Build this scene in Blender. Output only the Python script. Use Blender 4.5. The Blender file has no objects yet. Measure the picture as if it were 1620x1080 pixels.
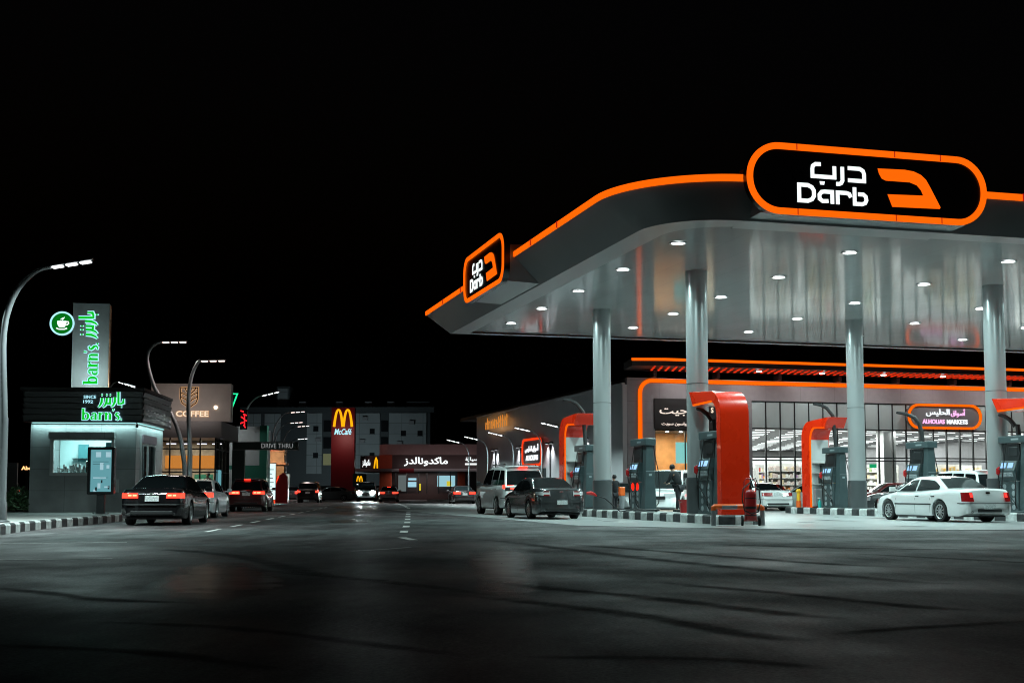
import bpy, bmesh, math, random
from mathutils import Vector, Matrix
R = math.radians
rnd = random.Random(7)
scene = bpy.context.scene
COL = scene.collection

# ------------------------------------------------------------------ camera, world, exposure
cam = bpy.data.cameras.new('camera')
cam_o = bpy.data.objects.new('camera', cam); COL.objects.link(cam_o)
cam_o.location = (0, 0, 1.05)
cam_o.rotation_euler = (R(90 + 4.5), 0, 0)
cam.sensor_width = 36.0
cam.lens = 2000 / 1620 * 36
cam.shift_y = (540 - (776 - 2000 * math.tan(R(4.5)))) / 1620 * -1
cam.clip_start = 0.1; cam.clip_end = 3000
scene.camera = cam_o
world = bpy.data.worlds.new('World'); scene.world = world
world.use_nodes = True
wn = world.node_tree
bg = wn.nodes['Background']
sky = wn.nodes.new('ShaderNodeTexSky'); sky.sky_type = 'NISHITA'; sky.sun_disc = False
sky.sun_elevation = R(-4); sky.sun_rotation = R(150)
wn.links.new(sky.outputs[0], bg.inputs[0])
bg.inputs[1].default_value = 0.05
scene.view_settings.view_transform = 'Standard'
scene.view_settings.look = 'None'
scene.view_settings.exposure = 0.0
scene.view_settings.gamma = 1.0
try:
    scene.cycles.use_light_tree = True
    scene.cycles.filter_width = 1.05
    scene.cycles.denoising_prefilter = 'NONE'
    scene.cycles.use_denoising = True
    scene.cycles.max_bounces = 8
    scene.cycles.transparent_max_bounces = 12
    scene.cycles.sample_clamp_indirect = 4.0
    scene.cycles.caustics_reflective = False
    scene.cycles.caustics_refractive = False
except Exception:
    pass

PHI = R(15.4)                       # the station's grid is turned against the camera
UX, UY = math.cos(PHI), math.sin(PHI)
BX, BY = 6.24, 42.42                # ground point of the front left canopy column
BETA = R(4.65)                      # direction of the service road
def W(u, v, z=0.0): return Vector((BX + u * UX - v * UY, BY + u * UY + v * UX, z))

# ------------------------------------------------------------------ materials
def nodes_of(name):
    m = bpy.data.materials.new(name); m.use_nodes = True
    nt = m.node_tree
    b = next(n for n in nt.nodes if n.type == 'BSDF_PRINCIPLED')
    return m, nt, b
def c4(c): return (c[0], c[1], c[2], 1) if len(c) == 3 else c
def mat(name, col, rough=.5, metal=0.0, coat=0.0, var=0.0, vscale=3.0, bump=0.0, bscale=40.0, bstretch=(1, 1, 1), rvar=0.0, spec=.5):
    m, nt, b = nodes_of(name)
    b.inputs['Base Color'].default_value = c4(col)
    b.inputs['Roughness'].default_value = rough
    b.inputs['Metallic'].default_value = metal
    b.inputs['Coat Weight'].default_value = coat
    b.inputs['Coat Roughness'].default_value = .04
    b.inputs['Specular IOR Level'].default_value = spec
    if var or bump or rvar:
        tc = nt.nodes.new('ShaderNodeTexCoord')
    if var or rvar:
        n = nt.nodes.new('ShaderNodeTexNoise'); n.inputs['Scale'].default_value = vscale; n.inputs['Detail'].default_value = 5
        nt.links.new(tc.outputs['Object'], n.inputs['Vector'])
    if var:
        r = nt.nodes.new('ShaderNodeValToRGB')
        r.color_ramp.elements[0].position = .3; r.color_ramp.elements[1].position = .7
        r.color_ramp.elements[0].color = c4([max(0, x * (1 - var)) for x in col[:3]])
        r.color_ramp.elements[1].color = c4([min(1, x * (1 + var)) for x in col[:3]])
        nt.links.new(n.outputs[0], r.inputs[0]); nt.links.new(r.outputs[0], b.inputs['Base Color'])
    if rvar:
        mr = nt.nodes.new('ShaderNodeMapRange')
        mr.inputs[1].default_value = .3; mr.inputs[2].default_value = .7
        mr.inputs[3].default_value = max(0, rough - rvar); mr.inputs[4].default_value = min(1, rough + rvar)
        nt.links.new(n.outputs[0], mr.inputs[0]); nt.links.new(mr.outputs[0], b.inputs['Roughness'])
    if bump:
        mp = nt.nodes.new('ShaderNodeMapping'); mp.inputs['Scale'].default_value = bstretch
        n2 = nt.nodes.new('ShaderNodeTexNoise'); n2.inputs['Scale'].default_value = bscale; n2.inputs['Detail'].default_value = 3
        bp = nt.nodes.new('ShaderNodeBump'); bp.inputs['Strength'].default_value = bump; bp.inputs['Distance'].default_value = .02
        nt.links.new(tc.outputs['Object'], mp.inputs[0]); nt.links.new(mp.outputs[0], n2.inputs['Vector'])
        nt.links.new(n2.outputs[0], bp.inputs['Height']); nt.links.new(bp.outputs[0], b.inputs['Normal'])
    return m
def emis(name, col, s=1.0):
    m = bpy.data.materials.new(name); m.use_nodes = True
    nt = m.node_tree; nt.nodes.clear()
    e = nt.nodes.new('ShaderNodeEmission'); o = nt.nodes.new('ShaderNodeOutputMaterial')
    e.inputs[0].default_value = c4(col); e.inputs[1].default_value = s
    nt.links.new(e.outputs[0], o.inputs[0])
    return m
def glass(name, tint=(.9, .95, .95), refl=1.0, rough=.02):
    m = bpy.data.materials.new(name); m.use_nodes = True
    nt = m.node_tree; nt.nodes.clear()
    t = nt.nodes.new('ShaderNodeBsdfTransparent'); g = nt.nodes.new('ShaderNodeBsdfGlossy')
    f = nt.nodes.new('ShaderNodeFresnel'); f.inputs[0].default_value = 1.45
    mu = nt.nodes.new('ShaderNodeMath'); mu.operation = 'MULTIPLY'; mu.inputs[1].default_value = refl
    x = nt.nodes.new('ShaderNodeMixShader'); o = nt.nodes.new('ShaderNodeOutputMaterial')
    t.inputs[0].default_value = c4(tint); g.inputs['Roughness'].default_value = rough
    nt.links.new(f.outputs[0], mu.inputs[0]); nt.links.new(mu.outputs[0], x.inputs[0])
    nt.links.new(t.outputs[0], x.inputs[1]); nt.links.new(g.outputs[0], x.inputs[2]); nt.links.new(x.outputs[0], o.inputs[0])
    return m

def asphalt():
    m, nt, b = nodes_of('asphalt')
    L = nt.links.new
    tc = nt.nodes.new('ShaderNodeTexCoord')
    def noise(scale, det, rot=0, sc=(1, 1, 1), rg=.5):
        mp = nt.nodes.new('ShaderNodeMapping'); mp.inputs['Rotation'].default_value = (0, 0, rot); mp.inputs['Scale'].default_value = sc
        n = nt.nodes.new('ShaderNodeTexNoise'); n.inputs['Scale'].default_value = scale; n.inputs['Detail'].default_value = det; n.inputs['Roughness'].default_value = rg
        L(tc.outputs['Object'], mp.inputs[0]); L(mp.outputs[0], n.inputs['Vector']); return n
    def ramp(src, p0, p1, c0, c1):
        r = nt.nodes.new('ShaderNodeValToRGB'); e = r.color_ramp.elements
        e[0].position = p0; e[1].position = p1; e[0].color = c4((c0,) * 3); e[1].color = c4((c1,) * 3)
        L(src.outputs[0], r.inputs[0]); return r
    def mul(a, c):
        x = nt.nodes.new('ShaderNodeMixRGB'); x.blend_type = 'MULTIPLY'; x.inputs[0].default_value = 1
        L(a, x.inputs[1]); L(c, x.inputs[2]); return x.outputs[0]
    worn = ramp(noise(.16, 5), .32, .70, .080, .130)
    patch = ramp(noise(.8, 10, R(-40), (1, .40, 1), .74), .40, .60, .48, 1.38)
    grain = ramp(noise(30, 5, 0, (1, 1, 1), .78), .38, .64, .48, 1.6)
    tyre = ramp(noise(1.0, 8, R(-26), (1.3, .030, 1), .66), .38, .60, .74, 1.04)      # rubber streaks along the turning path
    tyre2 = ramp(noise(1.0, 8, R(-52), (1.0, .04, 1), .66), .38, .52, .85, 1.0)
    col = mul(mul(mul(mul(worn.outputs[0], grain.outputs[0]), tyre.outputs[0]), tyre2.outputs[0]), patch.outputs[0])
    tint = nt.nodes.new('ShaderNodeMixRGB'); tint.blend_type = 'MULTIPLY'; tint.inputs[0].default_value = 1
    tr_ = nt.nodes.new('ShaderNodeValToRGB'); tr_.color_ramp.elements[0].position = .4; tr_.color_ramp.elements[1].position = .62
    tr_.color_ramp.elements[0].color = (.93, 1, 1.0, 1); tr_.color_ramp.elements[1].color = (1.12, .95, .98, 1)      # noise drifts the tint between cool and warmer grey
    L(noise(.07, 2).outputs[0], tr_.inputs[0]); L(tr_.outputs[0], tint.inputs[2]); L(col, tint.inputs[1]); L(tint.outputs[0], b.inputs['Base Color'])
    rr = ramp(noise(.35, 5), .32, .66, .40, .70); L(rr.outputs[0], b.inputs['Roughness']); sp_ = ramp(noise(.30, 5), .35, .72, .02, .11); L(sp_.outputs[0], b.inputs['Specular IOR Level'])
    bp = nt.nodes.new('ShaderNodeBump'); bp.inputs['Strength'].default_value = .35; bp.inputs['Distance'].default_value = .01
    L(noise(70, 3).outputs[0], bp.inputs['Height']); L(bp.outputs[0], b.inputs['Normal'])
    return m
def concrete():
    m, nt, b = nodes_of('forecourt_concrete')
    L = nt.links.new
    tc = nt.nodes.new('ShaderNodeTexCoord')
    n = nt.nodes.new('ShaderNodeTexNoise'); n.inputs['Scale'].default_value = .45; n.inputs['Detail'].default_value = 7
    L(tc.outputs['Object'], n.inputs['Vector'])
    r = nt.nodes.new('ShaderNodeValToRGB'); e = r.color_ramp.elements
    e[0].position = .2; e[1].position = .78; e[0].color = (.20, .21, .21, 1); e[1].color = (.36, .37, .37, 1)
    L(n.outputs[0], r.inputs[0])
    br = nt.nodes.new('ShaderNodeTexBrick'); br.inputs['Scale'].default_value = 1; br.offset = 0
    br.inputs['Color1'].default_value = (1, 1, 1, 1); br.inputs['Color2'].default_value = (.93, .93, .93, 1); br.inputs['Mortar'].default_value = (.68, .68, .68, 1)
    br.inputs['Brick Width'].default_value = 4.2; br.inputs['Row Height'].default_value = 4.2; br.inputs['Mortar Size'].default_value = .018
    L(tc.outputs['Object'], br.inputs['Vector'])
    x = nt.nodes.new('ShaderNodeMixRGB'); x.blend_type = 'MULTIPLY'; x.inputs[0].default_value = 1
    L(r.outputs[0], x.inputs[1]); L(br.outputs[0], x.inputs[2]); L(x.outputs[0], b.inputs['Base Color'])
    b.inputs['Roughness'].default_value = .33; b.inputs['Specular IOR Level'].default_value = .3
    mr = nt.nodes.new('ShaderNodeMapRange'); mr.inputs[1].default_value = .2; mr.inputs[2].default_value = .78; mr.inputs[3].default_value = .2; mr.inputs[4].default_value = .5
    L(n.outputs[0], mr.inputs[0]); L(mr.outputs[0], b.inputs['Roughness'])
    return m

ORANGE = (1.0, .125, .002)
M = dict(
    asphalt=asphalt(), concrete=concrete(),
    pavement=mat('paving', (.22, .22, .21), .7, var=.2, vscale=2, bump=.2),
    white_paint=mat('white_road_paint', (.62, .62, .60), .6, var=.25, vscale=9),
    kerb_white=mat('kerb_white', (.55, .57, .56), .55, var=.32, vscale=5),
    kerb_black=mat('kerb_black', (.035, .037, .039), .5, var=.6, vscale=6),
    island_top=mat('island_concrete', (.25, .26, .26), .6, var=.15),
    soffit=mat('soffit_panel', (.37, .38, .38), .08, var=.05, vscale=.5, bump=.009, bscale=1.0, bstretch=(.8, 1.1, 1), spec=.04),
    fascia=mat('fascia_panel', (.27, .29, .295), .32, var=.05, vscale=.6, bump=.05, bscale=.9),
    column=mat('column_metal', (.55, .57, .58), .30, metal=.6, bump=.03, bscale=4),
    column_base=mat('column_cladding', (.10, .11, .115), .35, metal=.5),
    dark=mat('dark_metal', (.02, .024, .026), .4, metal=.2),
    black=mat('black_rubber', (.008, .008, .009), .55),
    sign_black=mat('sign_face', (.005, .007, .008), .25),
    orange_led=emis('orange_led', ORANGE, 1.15), orange_dim=emis('orange_led_dim', (1, .10, .002), .75),
    red_led=emis('red_led', (1, .02, .008), 1.4), red_joint=emis('led_joint', (.6, .01, .01), .6),
    white_led=emis('white_led', (.93, 1, 1), 1.25), lamp_led=emis('lamp_led', (.93, .98, 1), 3.0), warm_led=emis('warm_lamp_led', (1, .80, .74), 2.5),
    down_led=emis('downlight_led', (.93, 1, 1), 14.0),
    arch_red=mat('red_panel', (.80, .026, .003), .28, var=.05, vscale=1.1, rvar=.06, coat=.3),
    arch_inner=mat('grey_panel', (.55, .57, .57), .4),
    pump=mat('pump_grey', (.045, .07, .075), .4, var=.1), pump_light=mat('pump_sticker', (.30, .34, .36), .5),
    screen_blue=emis('pump_screen', (.35, .62, 1), 1.3),
    red_plastic=mat('red_plastic', (.5, .012, .012), .35), orange_paint=mat('orange_paint', (.8, .12, .01), .4),
    yellow_paint=mat('yellow_paint', (.8, .42, .02), .4), grey_paint=mat('grey_paint', (.25, .26, .27), .4, metal=.3),
    ext_red=mat('extinguisher_red', (.42, .02, .02), .3, coat=.3), chrome=mat('chrome', (.75, .77, .78), .15, metal=1),
    steel=mat('lamp_pole_steel', (.22, .23, .24), .4, metal=.6),
    glass=glass('clear_glass'), glass_upper=mat('upper_pane', (.46, .58, .58), .10, var=.08, vscale=.4),
    store_wall=mat('store_wall_panel', (.30, .30, .315), .35, var=.05), wing=mat('wing_wall_panel', (.46, .47, .49), .24, var=.08, vscale=.4, bump=.04, bscale=.6),
    roof_dark=mat('roof_dark', (.02, .02, .022), .5),
    mullion=mat('mullion', (.01, .016, .017), .4),
    int_white=mat('interior_white', (.75, .76, .75), .5), int_ceiling=mat('interior_ceiling', (.05, .055, .06), .6), int_floor=mat('interior_floor', (.5, .5, .48), .15),
    shelf=mat('shelf_white', (.6, .6, .58), .4), wood=mat('warm_wood', (.48, .20, .07), .45, var=.15, vscale=4),
    car_glass=mat('car_glass', (.006, .008, .009), .05, coat=0), car_glass_clear=mat('car_glass_grey', (.022, .027, .028), .07),
    tyre=mat('tyre', (.010, .010, .010), .8), rim=mat('rim', (.62, .63, .64), .28, metal=.9), rim_dark=mat('rim_dark', (.02, .02, .02), .4),
    tail_on=emis('tail_lamp_lit', (1, .030, .016), 4.5), tail_core=emis('tail_lamp_core', (1, .22, .10), 5.0), tail_off=mat('tail_lamp_lens', (.30, .008, .010), .12, coat=.5), lens_clear=mat('clear_lens', (.45, .45, .46), .1, coat=.5),
    head_on=emis('head_lamp_lit', (.80, 1, 1), 30.0), head_core=emis('head_lamp_core', (.85, 1, 1), 80.0), plate=mat('number_plate', (.60, .62, .62), .4, var=.35, vscale=30), trim=mat('black_trim', (.012, .012, .013), .5),
    kiosk=mat('kiosk_panel', (.27, .285, .29), .45, var=.18, vscale=1.4), kiosk_dark=mat('kiosk_slat', (.045, .05, .053), .35, metal=.3), frame_light=mat('window_frame', (.45, .46, .46), .4),
    green_led=emis('green_letter', (.004, .60, .02), 1.0), cyan_led=emis('cyan_halo', (.45, .88, 1), 1.05), cyan_strip=emis('cyan_strip', (.45, .95, .93), 1.0),
    green_panel=emis('green_disc', (.002, .20, .012), .8),
    menu=emis('menu_screen', (.22, .60, .68), .55), menu_light=emis('menu_light', (.5, .8, .9), .7), menu_dark=mat('menu_dark', (.02, .03, .035), .4),
    coffee_wall=mat('coffee_wall', (.42, .38, .36), .6, var=.06), coffee_band=mat('coffee_band', (.10, .095, .10), .5), amber_led=emis('amber_led', (1, .50, .20), 1.6),
    amber_wall=emis('amber_wall', (1, .33, .06), .7), warm_in=mat('warm_interior', (.55, .27, .10), .6, var=.2, vscale=2),
    green_wall=mat('green_wall', (.02, .16, .11), .5), white_wall=mat('white_wall', (.5, .5, .52), .6, var=.05),
    neon_green=emis('neon_green', (.02, .9, .35), 1.1), neon_red=emis('neon_red', (1, .02, .03), 1.3), tube_red=emis('red_tube', (1, .045, .008), .85), 
    gate=mat('gate_green', (.03, .05, .045), .5), cream=mat('tan_block', (.50, .27, .12), .6, var=.15), panel_white=emis('white_lightbox', (.75, 1, 1), 1.1),
    apt=mat('apartment_wall', (.30, .33, .34), .8, var=.12, vscale=.3), apt_dark=mat('apartment_dark', (.05, .06, .065), .6), win_dark=mat('dark_window', (.012, .015, .018), .15), win_lit=emis('lit_window', (.6, .65, .35), .16),
    maroon=mat('maroon_panel', (.20, .012, .02), .45, var=.1, vscale=.4), gold=emis('gold_sign', (1, .45, .005), 1.1), roofband=mat('roof_band', (.34, .24, .24), .6, var=.08), rest_dark=mat('restaurant_fascia', (.07, .045, .045), .45), brick_red=mat('brick_red', (.42, .07, .03), .6, var=.1), rest_grey=mat('restaurant_shelf', (.25, .25, .26), .5),
    skin=mat('skin', (.38, .22, .15), .5), cloth=mat('dark_cloth', (.012, .013, .015), .9, var=.3, vscale=12), cloth2=mat('charcoal_cloth', (.022, .022, .026), .9, var=.3, vscale=12), hair=mat('hair', (.006, .005, .005), .6), shoe=mat('shoe', (.01, .01, .01), .5),
    leaf=mat('leaf', (.05, .11, .045), .5, var=.4, vscale=8), bark=mat('bark', (.06, .045, .03), .9), screen_ad=emis('ad_screen', (.35, .85, .80), .8), lit_edge=mat('orange_lit_edge', (.55, .28, .16), .4, metal=.4),
)
def seams(m, bw, rh, size, dark, ax=None):
    nt = m.node_tree; b = next(n for n in nt.nodes if n.type == 'BSDF_PRINCIPLED')
    tc = nt.nodes.new('ShaderNodeTexCoord'); br = nt.nodes.new('ShaderNodeTexBrick'); br.offset = 0
    br.inputs['Scale'].default_value = 1; br.inputs['Brick Width'].default_value = bw; br.inputs['Row Height'].default_value = rh; br.inputs['Mortar Size'].default_value = size
    br.inputs['Color1'].default_value = (1, 1, 1, 1); br.inputs['Color2'].default_value = (.94, .94, .94, 1); br.inputs['Mortar'].default_value = (dark, dark, dark, 1)
    if ax:
        sp = nt.nodes.new('ShaderNodeSeparateXYZ'); cb = nt.nodes.new('ShaderNodeCombineXYZ'); ad = nt.nodes.new('ShaderNodeMath')
        nt.links.new(tc.outputs['Object'], sp.inputs[0]); nt.links.new(sp.outputs[0], ad.inputs[0]); nt.links.new(sp.outputs[1], ad.inputs[1])
        nt.links.new(ad.outputs[0], cb.inputs[0]); nt.links.new(sp.outputs[2], cb.inputs[1]); nt.links.new(cb.outputs[0], br.inputs['Vector'])
    else: nt.links.new(tc.outputs['Object'], br.inputs['Vector'])
    x = nt.nodes.new('ShaderNodeMixRGB'); x.blend_type = 'MULTIPLY'; x.inputs[0].default_value = 1
    lk = b.inputs['Base Color'].links
    if lk: nt.links.new(lk[0].from_socket, x.inputs[1])
    else: x.inputs[1].default_value = b.inputs['Base Color'].default_value
    nt.links.new(br.outputs[0], x.inputs[2]); nt.links.new(x.outputs[0], b.inputs['Base Color'])
seams(M['soffit'], 1.15, 4.7, .010, .80)
seams(M['kiosk'], 1.32, .82, .010, .55, True)
seams(M['store_wall'], 2.4, 1.3, .012, .70, True)
seams(M['apt'], 3.2, 1.6, .05, .6, True)
def paint(name, col, metal=.0, rough=.3):
    m = mat(name, col, rough, metal=metal, coat=1.0)
    return m

def rubber():
    m, nt, b = nodes_of('tyre_rubber_mark'); L = nt.links.new
    b.inputs['Base Color'].default_value = (.004, .004, .004, 1); b.inputs['Roughness'].default_value = .8; b.inputs['Specular IOR Level'].default_value = .04
    at = nt.nodes.new('ShaderNodeAttribute'); at.attribute_name = 'wear'
    tc = nt.nodes.new('ShaderNodeTexCoord'); n = nt.nodes.new('ShaderNodeTexNoise'); n.inputs['Scale'].default_value = 1.6; n.inputs['Detail'].default_value = 9; n.inputs['Roughness'].default_value = .72
    L(tc.outputs['Object'], n.inputs['Vector'])
    mr = nt.nodes.new('ShaderNodeMapRange'); mr.inputs[1].default_value = .30; mr.inputs[2].default_value = .70; mr.inputs[3].default_value = .70; mr.inputs[4].default_value = .02
    L(n.outputs[0], mr.inputs[0])
    mu = nt.nodes.new('ShaderNodeMath'); mu.operation = 'SUBTRACT'; L(at.outputs['Fac'], mu.inputs[0]); L(mr.outputs[0], mu.inputs[1])
    m2 = nt.nodes.new('ShaderNodeMath'); m2.operation = 'MULTIPLY'; m2.inputs[1].default_value = .92; m2.use_clamp = True; L(mu.outputs[0], m2.inputs[0])
    L(m2.outputs[0], b.inputs['Alpha'])
    return m
def damp():
    m = rubber(); m.name = 'damp_asphalt'; nt = m.node_tree
    b = next(n for n in nt.nodes if n.type == 'BSDF_PRINCIPLED')
    b.inputs['Base Color'].default_value = (.035, .036, .036, 1); b.inputs['Roughness'].default_value = .30; b.inputs['Specular IOR Level'].default_value = .5
    tc = nt.nodes.new('ShaderNodeTexCoord'); n2 = nt.nodes.new('ShaderNodeTexNoise'); n2.inputs['Scale'].default_value = 22; n2.inputs['Detail'].default_value = 4
    bp = nt.nodes.new('ShaderNodeBump'); bp.inputs['Strength'].default_value = .02; bp.inputs['Distance'].default_value = .01
    nt.links.new(tc.outputs['Object'], n2.inputs['Vector']); nt.links.new(n2.outputs[0], bp.inputs['Height']); nt.links.new(bp.outputs[0], b.inputs['Normal'])
    return m
M['rubber'] = rubber(); M['damp'] = damp()
# ------------------------------------------------------------------ mesh builder
class MB:
    def __init__(s): s.v = []; s.f = []; s.mi = []
    def add(s, vs, fs, mi=0):
        k = len(s.v); s.v += [tuple(p) for p in vs]; s.f += [tuple(i + k for i in f) for f in fs]; s.mi += [mi] * len(fs); return s
    def box(s, x0, x1, y0, y1, z0, z1, mi=0):
        return s.hexa([(x0, y0, z0), (x1, y0, z0), (x1, y1, z0), (x0, y1, z0), (x0, y0, z1), (x1, y0, z1), (x1, y1, z1), (x0, y1, z1)], mi)
    def hexa(s, p, mi=0):
        return s.add(p, [(3, 2, 1, 0), (4, 5, 6, 7), (0, 1, 5, 4), (1, 2, 6, 5), (2, 3, 7, 6), (3, 0, 4, 7)], mi)
    def prism(s, poly, ax, c0, c1, mi=0):
        # poly in the two remaining axes: ax 'y' -> (x,z), 'x' -> (y,z), 'z' -> (x,y)
        def P(a, b, c): return {'y': (a, c, b), 'x': (c, a, b), 'z': (a, b, c)}[ax]
        n = len(poly)
        vs = [P(a, b, c0) for a, b in poly] + [P(a, b, c1) for a, b in poly]
        fs = [tuple(range(n)), tuple(range(2 * n - 1, n - 1, -1))] + [(i, i + n, (i + 1) % n + n, (i + 1) % n) for i in range(n)]
        return s.add(vs, fs, mi)
    def ring(s, outer, inner, ax, c0, c1, mi=0):
        def P(a, b, c): return {'y': (a, c, b), 'x': (c, a, b), 'z': (a, b, c)}[ax]
        n = len(outer); vs = []
        for L in (outer, inner):
            for c in (c0, c1): vs += [P(a, b, c) for a, b in L]
        fs = []
        for i in range(n):
            j = (i + 1) % n
            fs += [(i, j, 2 * n + j, 2 * n + i), (n + i, 3 * n + i, 3 * n + j, n + j), (i, n + i, n + j, j), (2 * n + i, 2 * n + j, 3 * n + j, 3 * n + i)]
        return s.add(vs, fs, mi)
    def tube(s, pts, r, n=8, mi=0):
        pts = [Vector(p) for p in pts]; k = len(pts)
        rs = r if isinstance(r, (list, tuple)) else [r] * k
        vs = []; fs = []
        up = None
        for i, p in enumerate(pts):
            t = (pts[min(i + 1, k - 1)] - pts[max(i - 1, 0)]).normalized()
            if up is None:
                a = Vector((0, 0, 1)) if abs(t.z) < .9 else Vector((1, 0, 0)); up = t.cross(a).normalized()
            else:
                up = (up - t * up.dot(t)).normalized()
            w = t.cross(up)
            for j in range(n):
                q = 2 * math.pi * j / n
                vs.append(p + (up * math.cos(q) + w * math.sin(q)) * rs[i])
        for i in range(k - 1):
            for j in range(n):
                fs.append((i * n + j, i * n + (j + 1) % n, (i + 1) * n + (j + 1) % n, (i + 1) * n + j))
        fs += [tuple(range(n - 1, -1, -1)), tuple(range((k - 1) * n, k * n))]
        return s.add(vs, fs, mi)
    def lathe(s, prof, n=16, c=(0, 0, 0), ax='z', mi=0, cap=True):
        vs = []; fs = []; k = len(prof)
        for r, h in prof:
            for j in range(n):
                q = 2 * math.pi * j / n; a, b = r * math.cos(q), r * math.sin(q)
                p = {'z': (a, b, h), 'x': (h, a, b), 'y': (a, h, b)}[ax]
                vs.append((p[0] + c[0], p[1] + c[1], p[2] + c[2]))
        for i in range(k - 1):
            for j in range(n):
                fs.append((i * n + j, i * n + (j + 1) % n, (i + 1) * n + (j + 1) % n, (i + 1) * n + j))
        if cap: fs += [tuple(range(n - 1, -1, -1)), tuple(range((k - 1) * n, k * n))]
        return s.add(vs, fs, mi)
    def grid(s, rows, closed=False, mi=0):
        k = len(rows[0]); vs = [p for r in rows for p in r]; fs = []
        for i in range(len(rows) - 1):
            for j in range(k if closed else k - 1):
                fs.append((i * k + j, i * k + (j + 1) % k, (i + 1) * k + (j + 1) % k, (i + 1) * k + j))
        return s.add(vs, fs, mi)
    def stroke(s, pts, w, y0, y1, mi=0, closed=False, sc=1.0, o=(0, 0)):
        """flat pen stroke in the x-z plane, given width(s), extruded from y0 to y1"""
        P = [Vector((p[0] * sc + o[0], p[1] * sc + o[1])) for p in pts]
        n = len(P); ws = [x * sc for x in w] if isinstance(w, (list, tuple)) else [w * sc] * n
        L = []; Rr = []
        for i in range(n):
            a = P[i - 1] if (i > 0 or closed) else None; b = P[(i + 1) % n] if (i < n - 1 or closed) else None
            d0 = (P[i] - a).normalized() if a is not None else None
            d1 = (b - P[i]).normalized() if b is not None else None
            if d0 is None: d0 = d1
            if d1 is None: d1 = d0
            t = d0 + d1
            t = t.normalized() if t.length > 1e-6 else d0
            nn = Vector((-t.y, t.x)); k = max(.5, abs(nn.dot(Vector((-d0.y, d0.x)))))
            L.append(P[i] + nn * ws[i] / 2 / k); Rr.append(P[i] - nn * ws[i] / 2 / k)
        for i in range(n if closed else n - 1):
            j = (i + 1) % n
            q = [L[i], L[j], Rr[j], Rr[i]]
            s.hexa([(q[0].x, y0, q[0].y), (q[1].x, y0, q[1].y), (q[2].x, y0, q[2].y), (q[3].x, y0, q[3].y),
                    (q[0].x, y1, q[0].y), (q[1].x, y1, q[1].y), (q[2].x, y1, q[2].y), (q[3].x, y1, q[3].y)], mi)
        return s
    def xf(s, mtx, k0=0):
        s.v[k0:] = [tuple(mtx @ Vector(p)) for p in s.v[k0:]]; return s
    def build(s, name, mats, parent=None, smooth=0, bevel=0.0, loc=None):
        me = bpy.data.meshes.new(name)
        me.from_pydata(s.v, [], s.f)
        mats = mats if isinstance(mats, (list, tuple)) else [mats]
        for m in mats: me.materials.append(m)
        if len(mats) > 1: me.polygons.foreach_set('material_index', s.mi)
        bm = bmesh.new(); bm.from_mesh(me); bmesh.ops.recalc_face_normals(bm, faces=bm.faces); bm.to_mesh(me); bm.free()
        if smooth:
            me.polygons.foreach_set('use_smooth', [True] * len(me.polygons))
            me.set_sharp_from_angle(angle=R(smooth))
        me.update()
        o = bpy.data.objects.new(name, me); COL.objects.link(o)
        if parent is not None: o.parent = parent
        if loc is not None: o.location = loc
        if bevel:
            b = o.modifiers.new('bevel', 'BEVEL'); b.width = bevel; b.segments = 2; b.limit_method = 'ANGLE'; b.angle_limit = R(40)
        return o

def tag(o, label=None, cat=None, group=None, kind=None):
    if label: o['label'] = label
    if cat: o['category'] = cat
    if group: o['group'] = group
    if kind: o['kind'] = kind
    return o
def thing(name, label, cat, loc=(0, 0, 0), rz=0.0, group=None):
    o = bpy.data.objects.new(name, None); COL.objects.link(o)
    o.empty_display_size = .3
    o.location = loc; o.rotation_euler = (0, 0, rz)
    return tag(o, label, cat, group)
def copy_tree(o, parent=None):
    c = o.copy(); COL.objects.link(c)
    if parent is not None: c.parent = parent
    for ch in list(o.children): copy_tree(ch, c)
    return c
def area(name, parent, loc, power, size, col=(1, 1, 1), rot=(0, 0, 0), size_y=None, spread=180):
    l = bpy.data.lights.new(name, 'AREA'); l.energy = power; l.color = col
    l.shape = 'RECTANGLE' if size_y else 'DISK'; l.size = size
    if size_y: l.size_y = size_y
    l.spread = R(spread)
    o = bpy.data.objects.new(name, l); COL.objects.link(o); o.parent = parent; o.location = loc; o.rotation_euler = rot
    return o
def rrect(hw, hh, r, n=8, c=(0, 0)):
    out = []
    for cx, cy, a0 in ((hw - r, hh - r, 0), (-hw + r, hh - r, 90), (-hw + r, -hh + r, 180), (hw - r, -hh + r, 270)):
        for i in range(n + 1):
            a = R(a0 + 90 * i / n); out.append((c[0] + cx + r * math.cos(a), c[1] + cy + r * math.sin(a)))
    return out

# ------------------------------------------------------------------ writing
_AR = {'ا': (0xFE8D, 2), 'أ': (0xFE83, 2), 'ب': (0xFE8F, 4), 'ة': (0xFE93, 2), 'ت': (0xFE95, 4), 'ج': (0xFE9D, 4), 'ح': (0xFEA1, 4), 'د': (0xFEA9, 2),
       'ر': (0xFEAD, 2), 'ز': (0xFEAF, 2), 'س': (0xFEB1, 4), 'ش': (0xFEB5, 4), 'ط': (0xFEC1, 4), 'ق': (0xFED5, 4), 'ك': (0xFED9, 4), 'ل': (0xFEDD, 4), 'م': (0xFEE1, 4),
       'ن': (0xFEE5, 4), 'ه': (0xFEE9, 4), 'و': (0xFEED, 2), 'ي': (0xFEF1, 4), 'ف': (0xFED1, 4)}
def shape_ar(s):
    out = []
    for i, ch in enumerate(s):
        if ch not in _AR: out.append(ch); continue
        base, k = _AR[ch]
        prev = i > 0 and s[i - 1] in _AR and _AR[s[i - 1]][1] == 4
        nxt = k == 4 and i + 1 < len(s) and s[i + 1] in _AR
        f = (3 if prev else 2) if nxt else (1 if prev else 0)
        out.append(chr(base + f))
    return ''.join(reversed(out))
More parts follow.
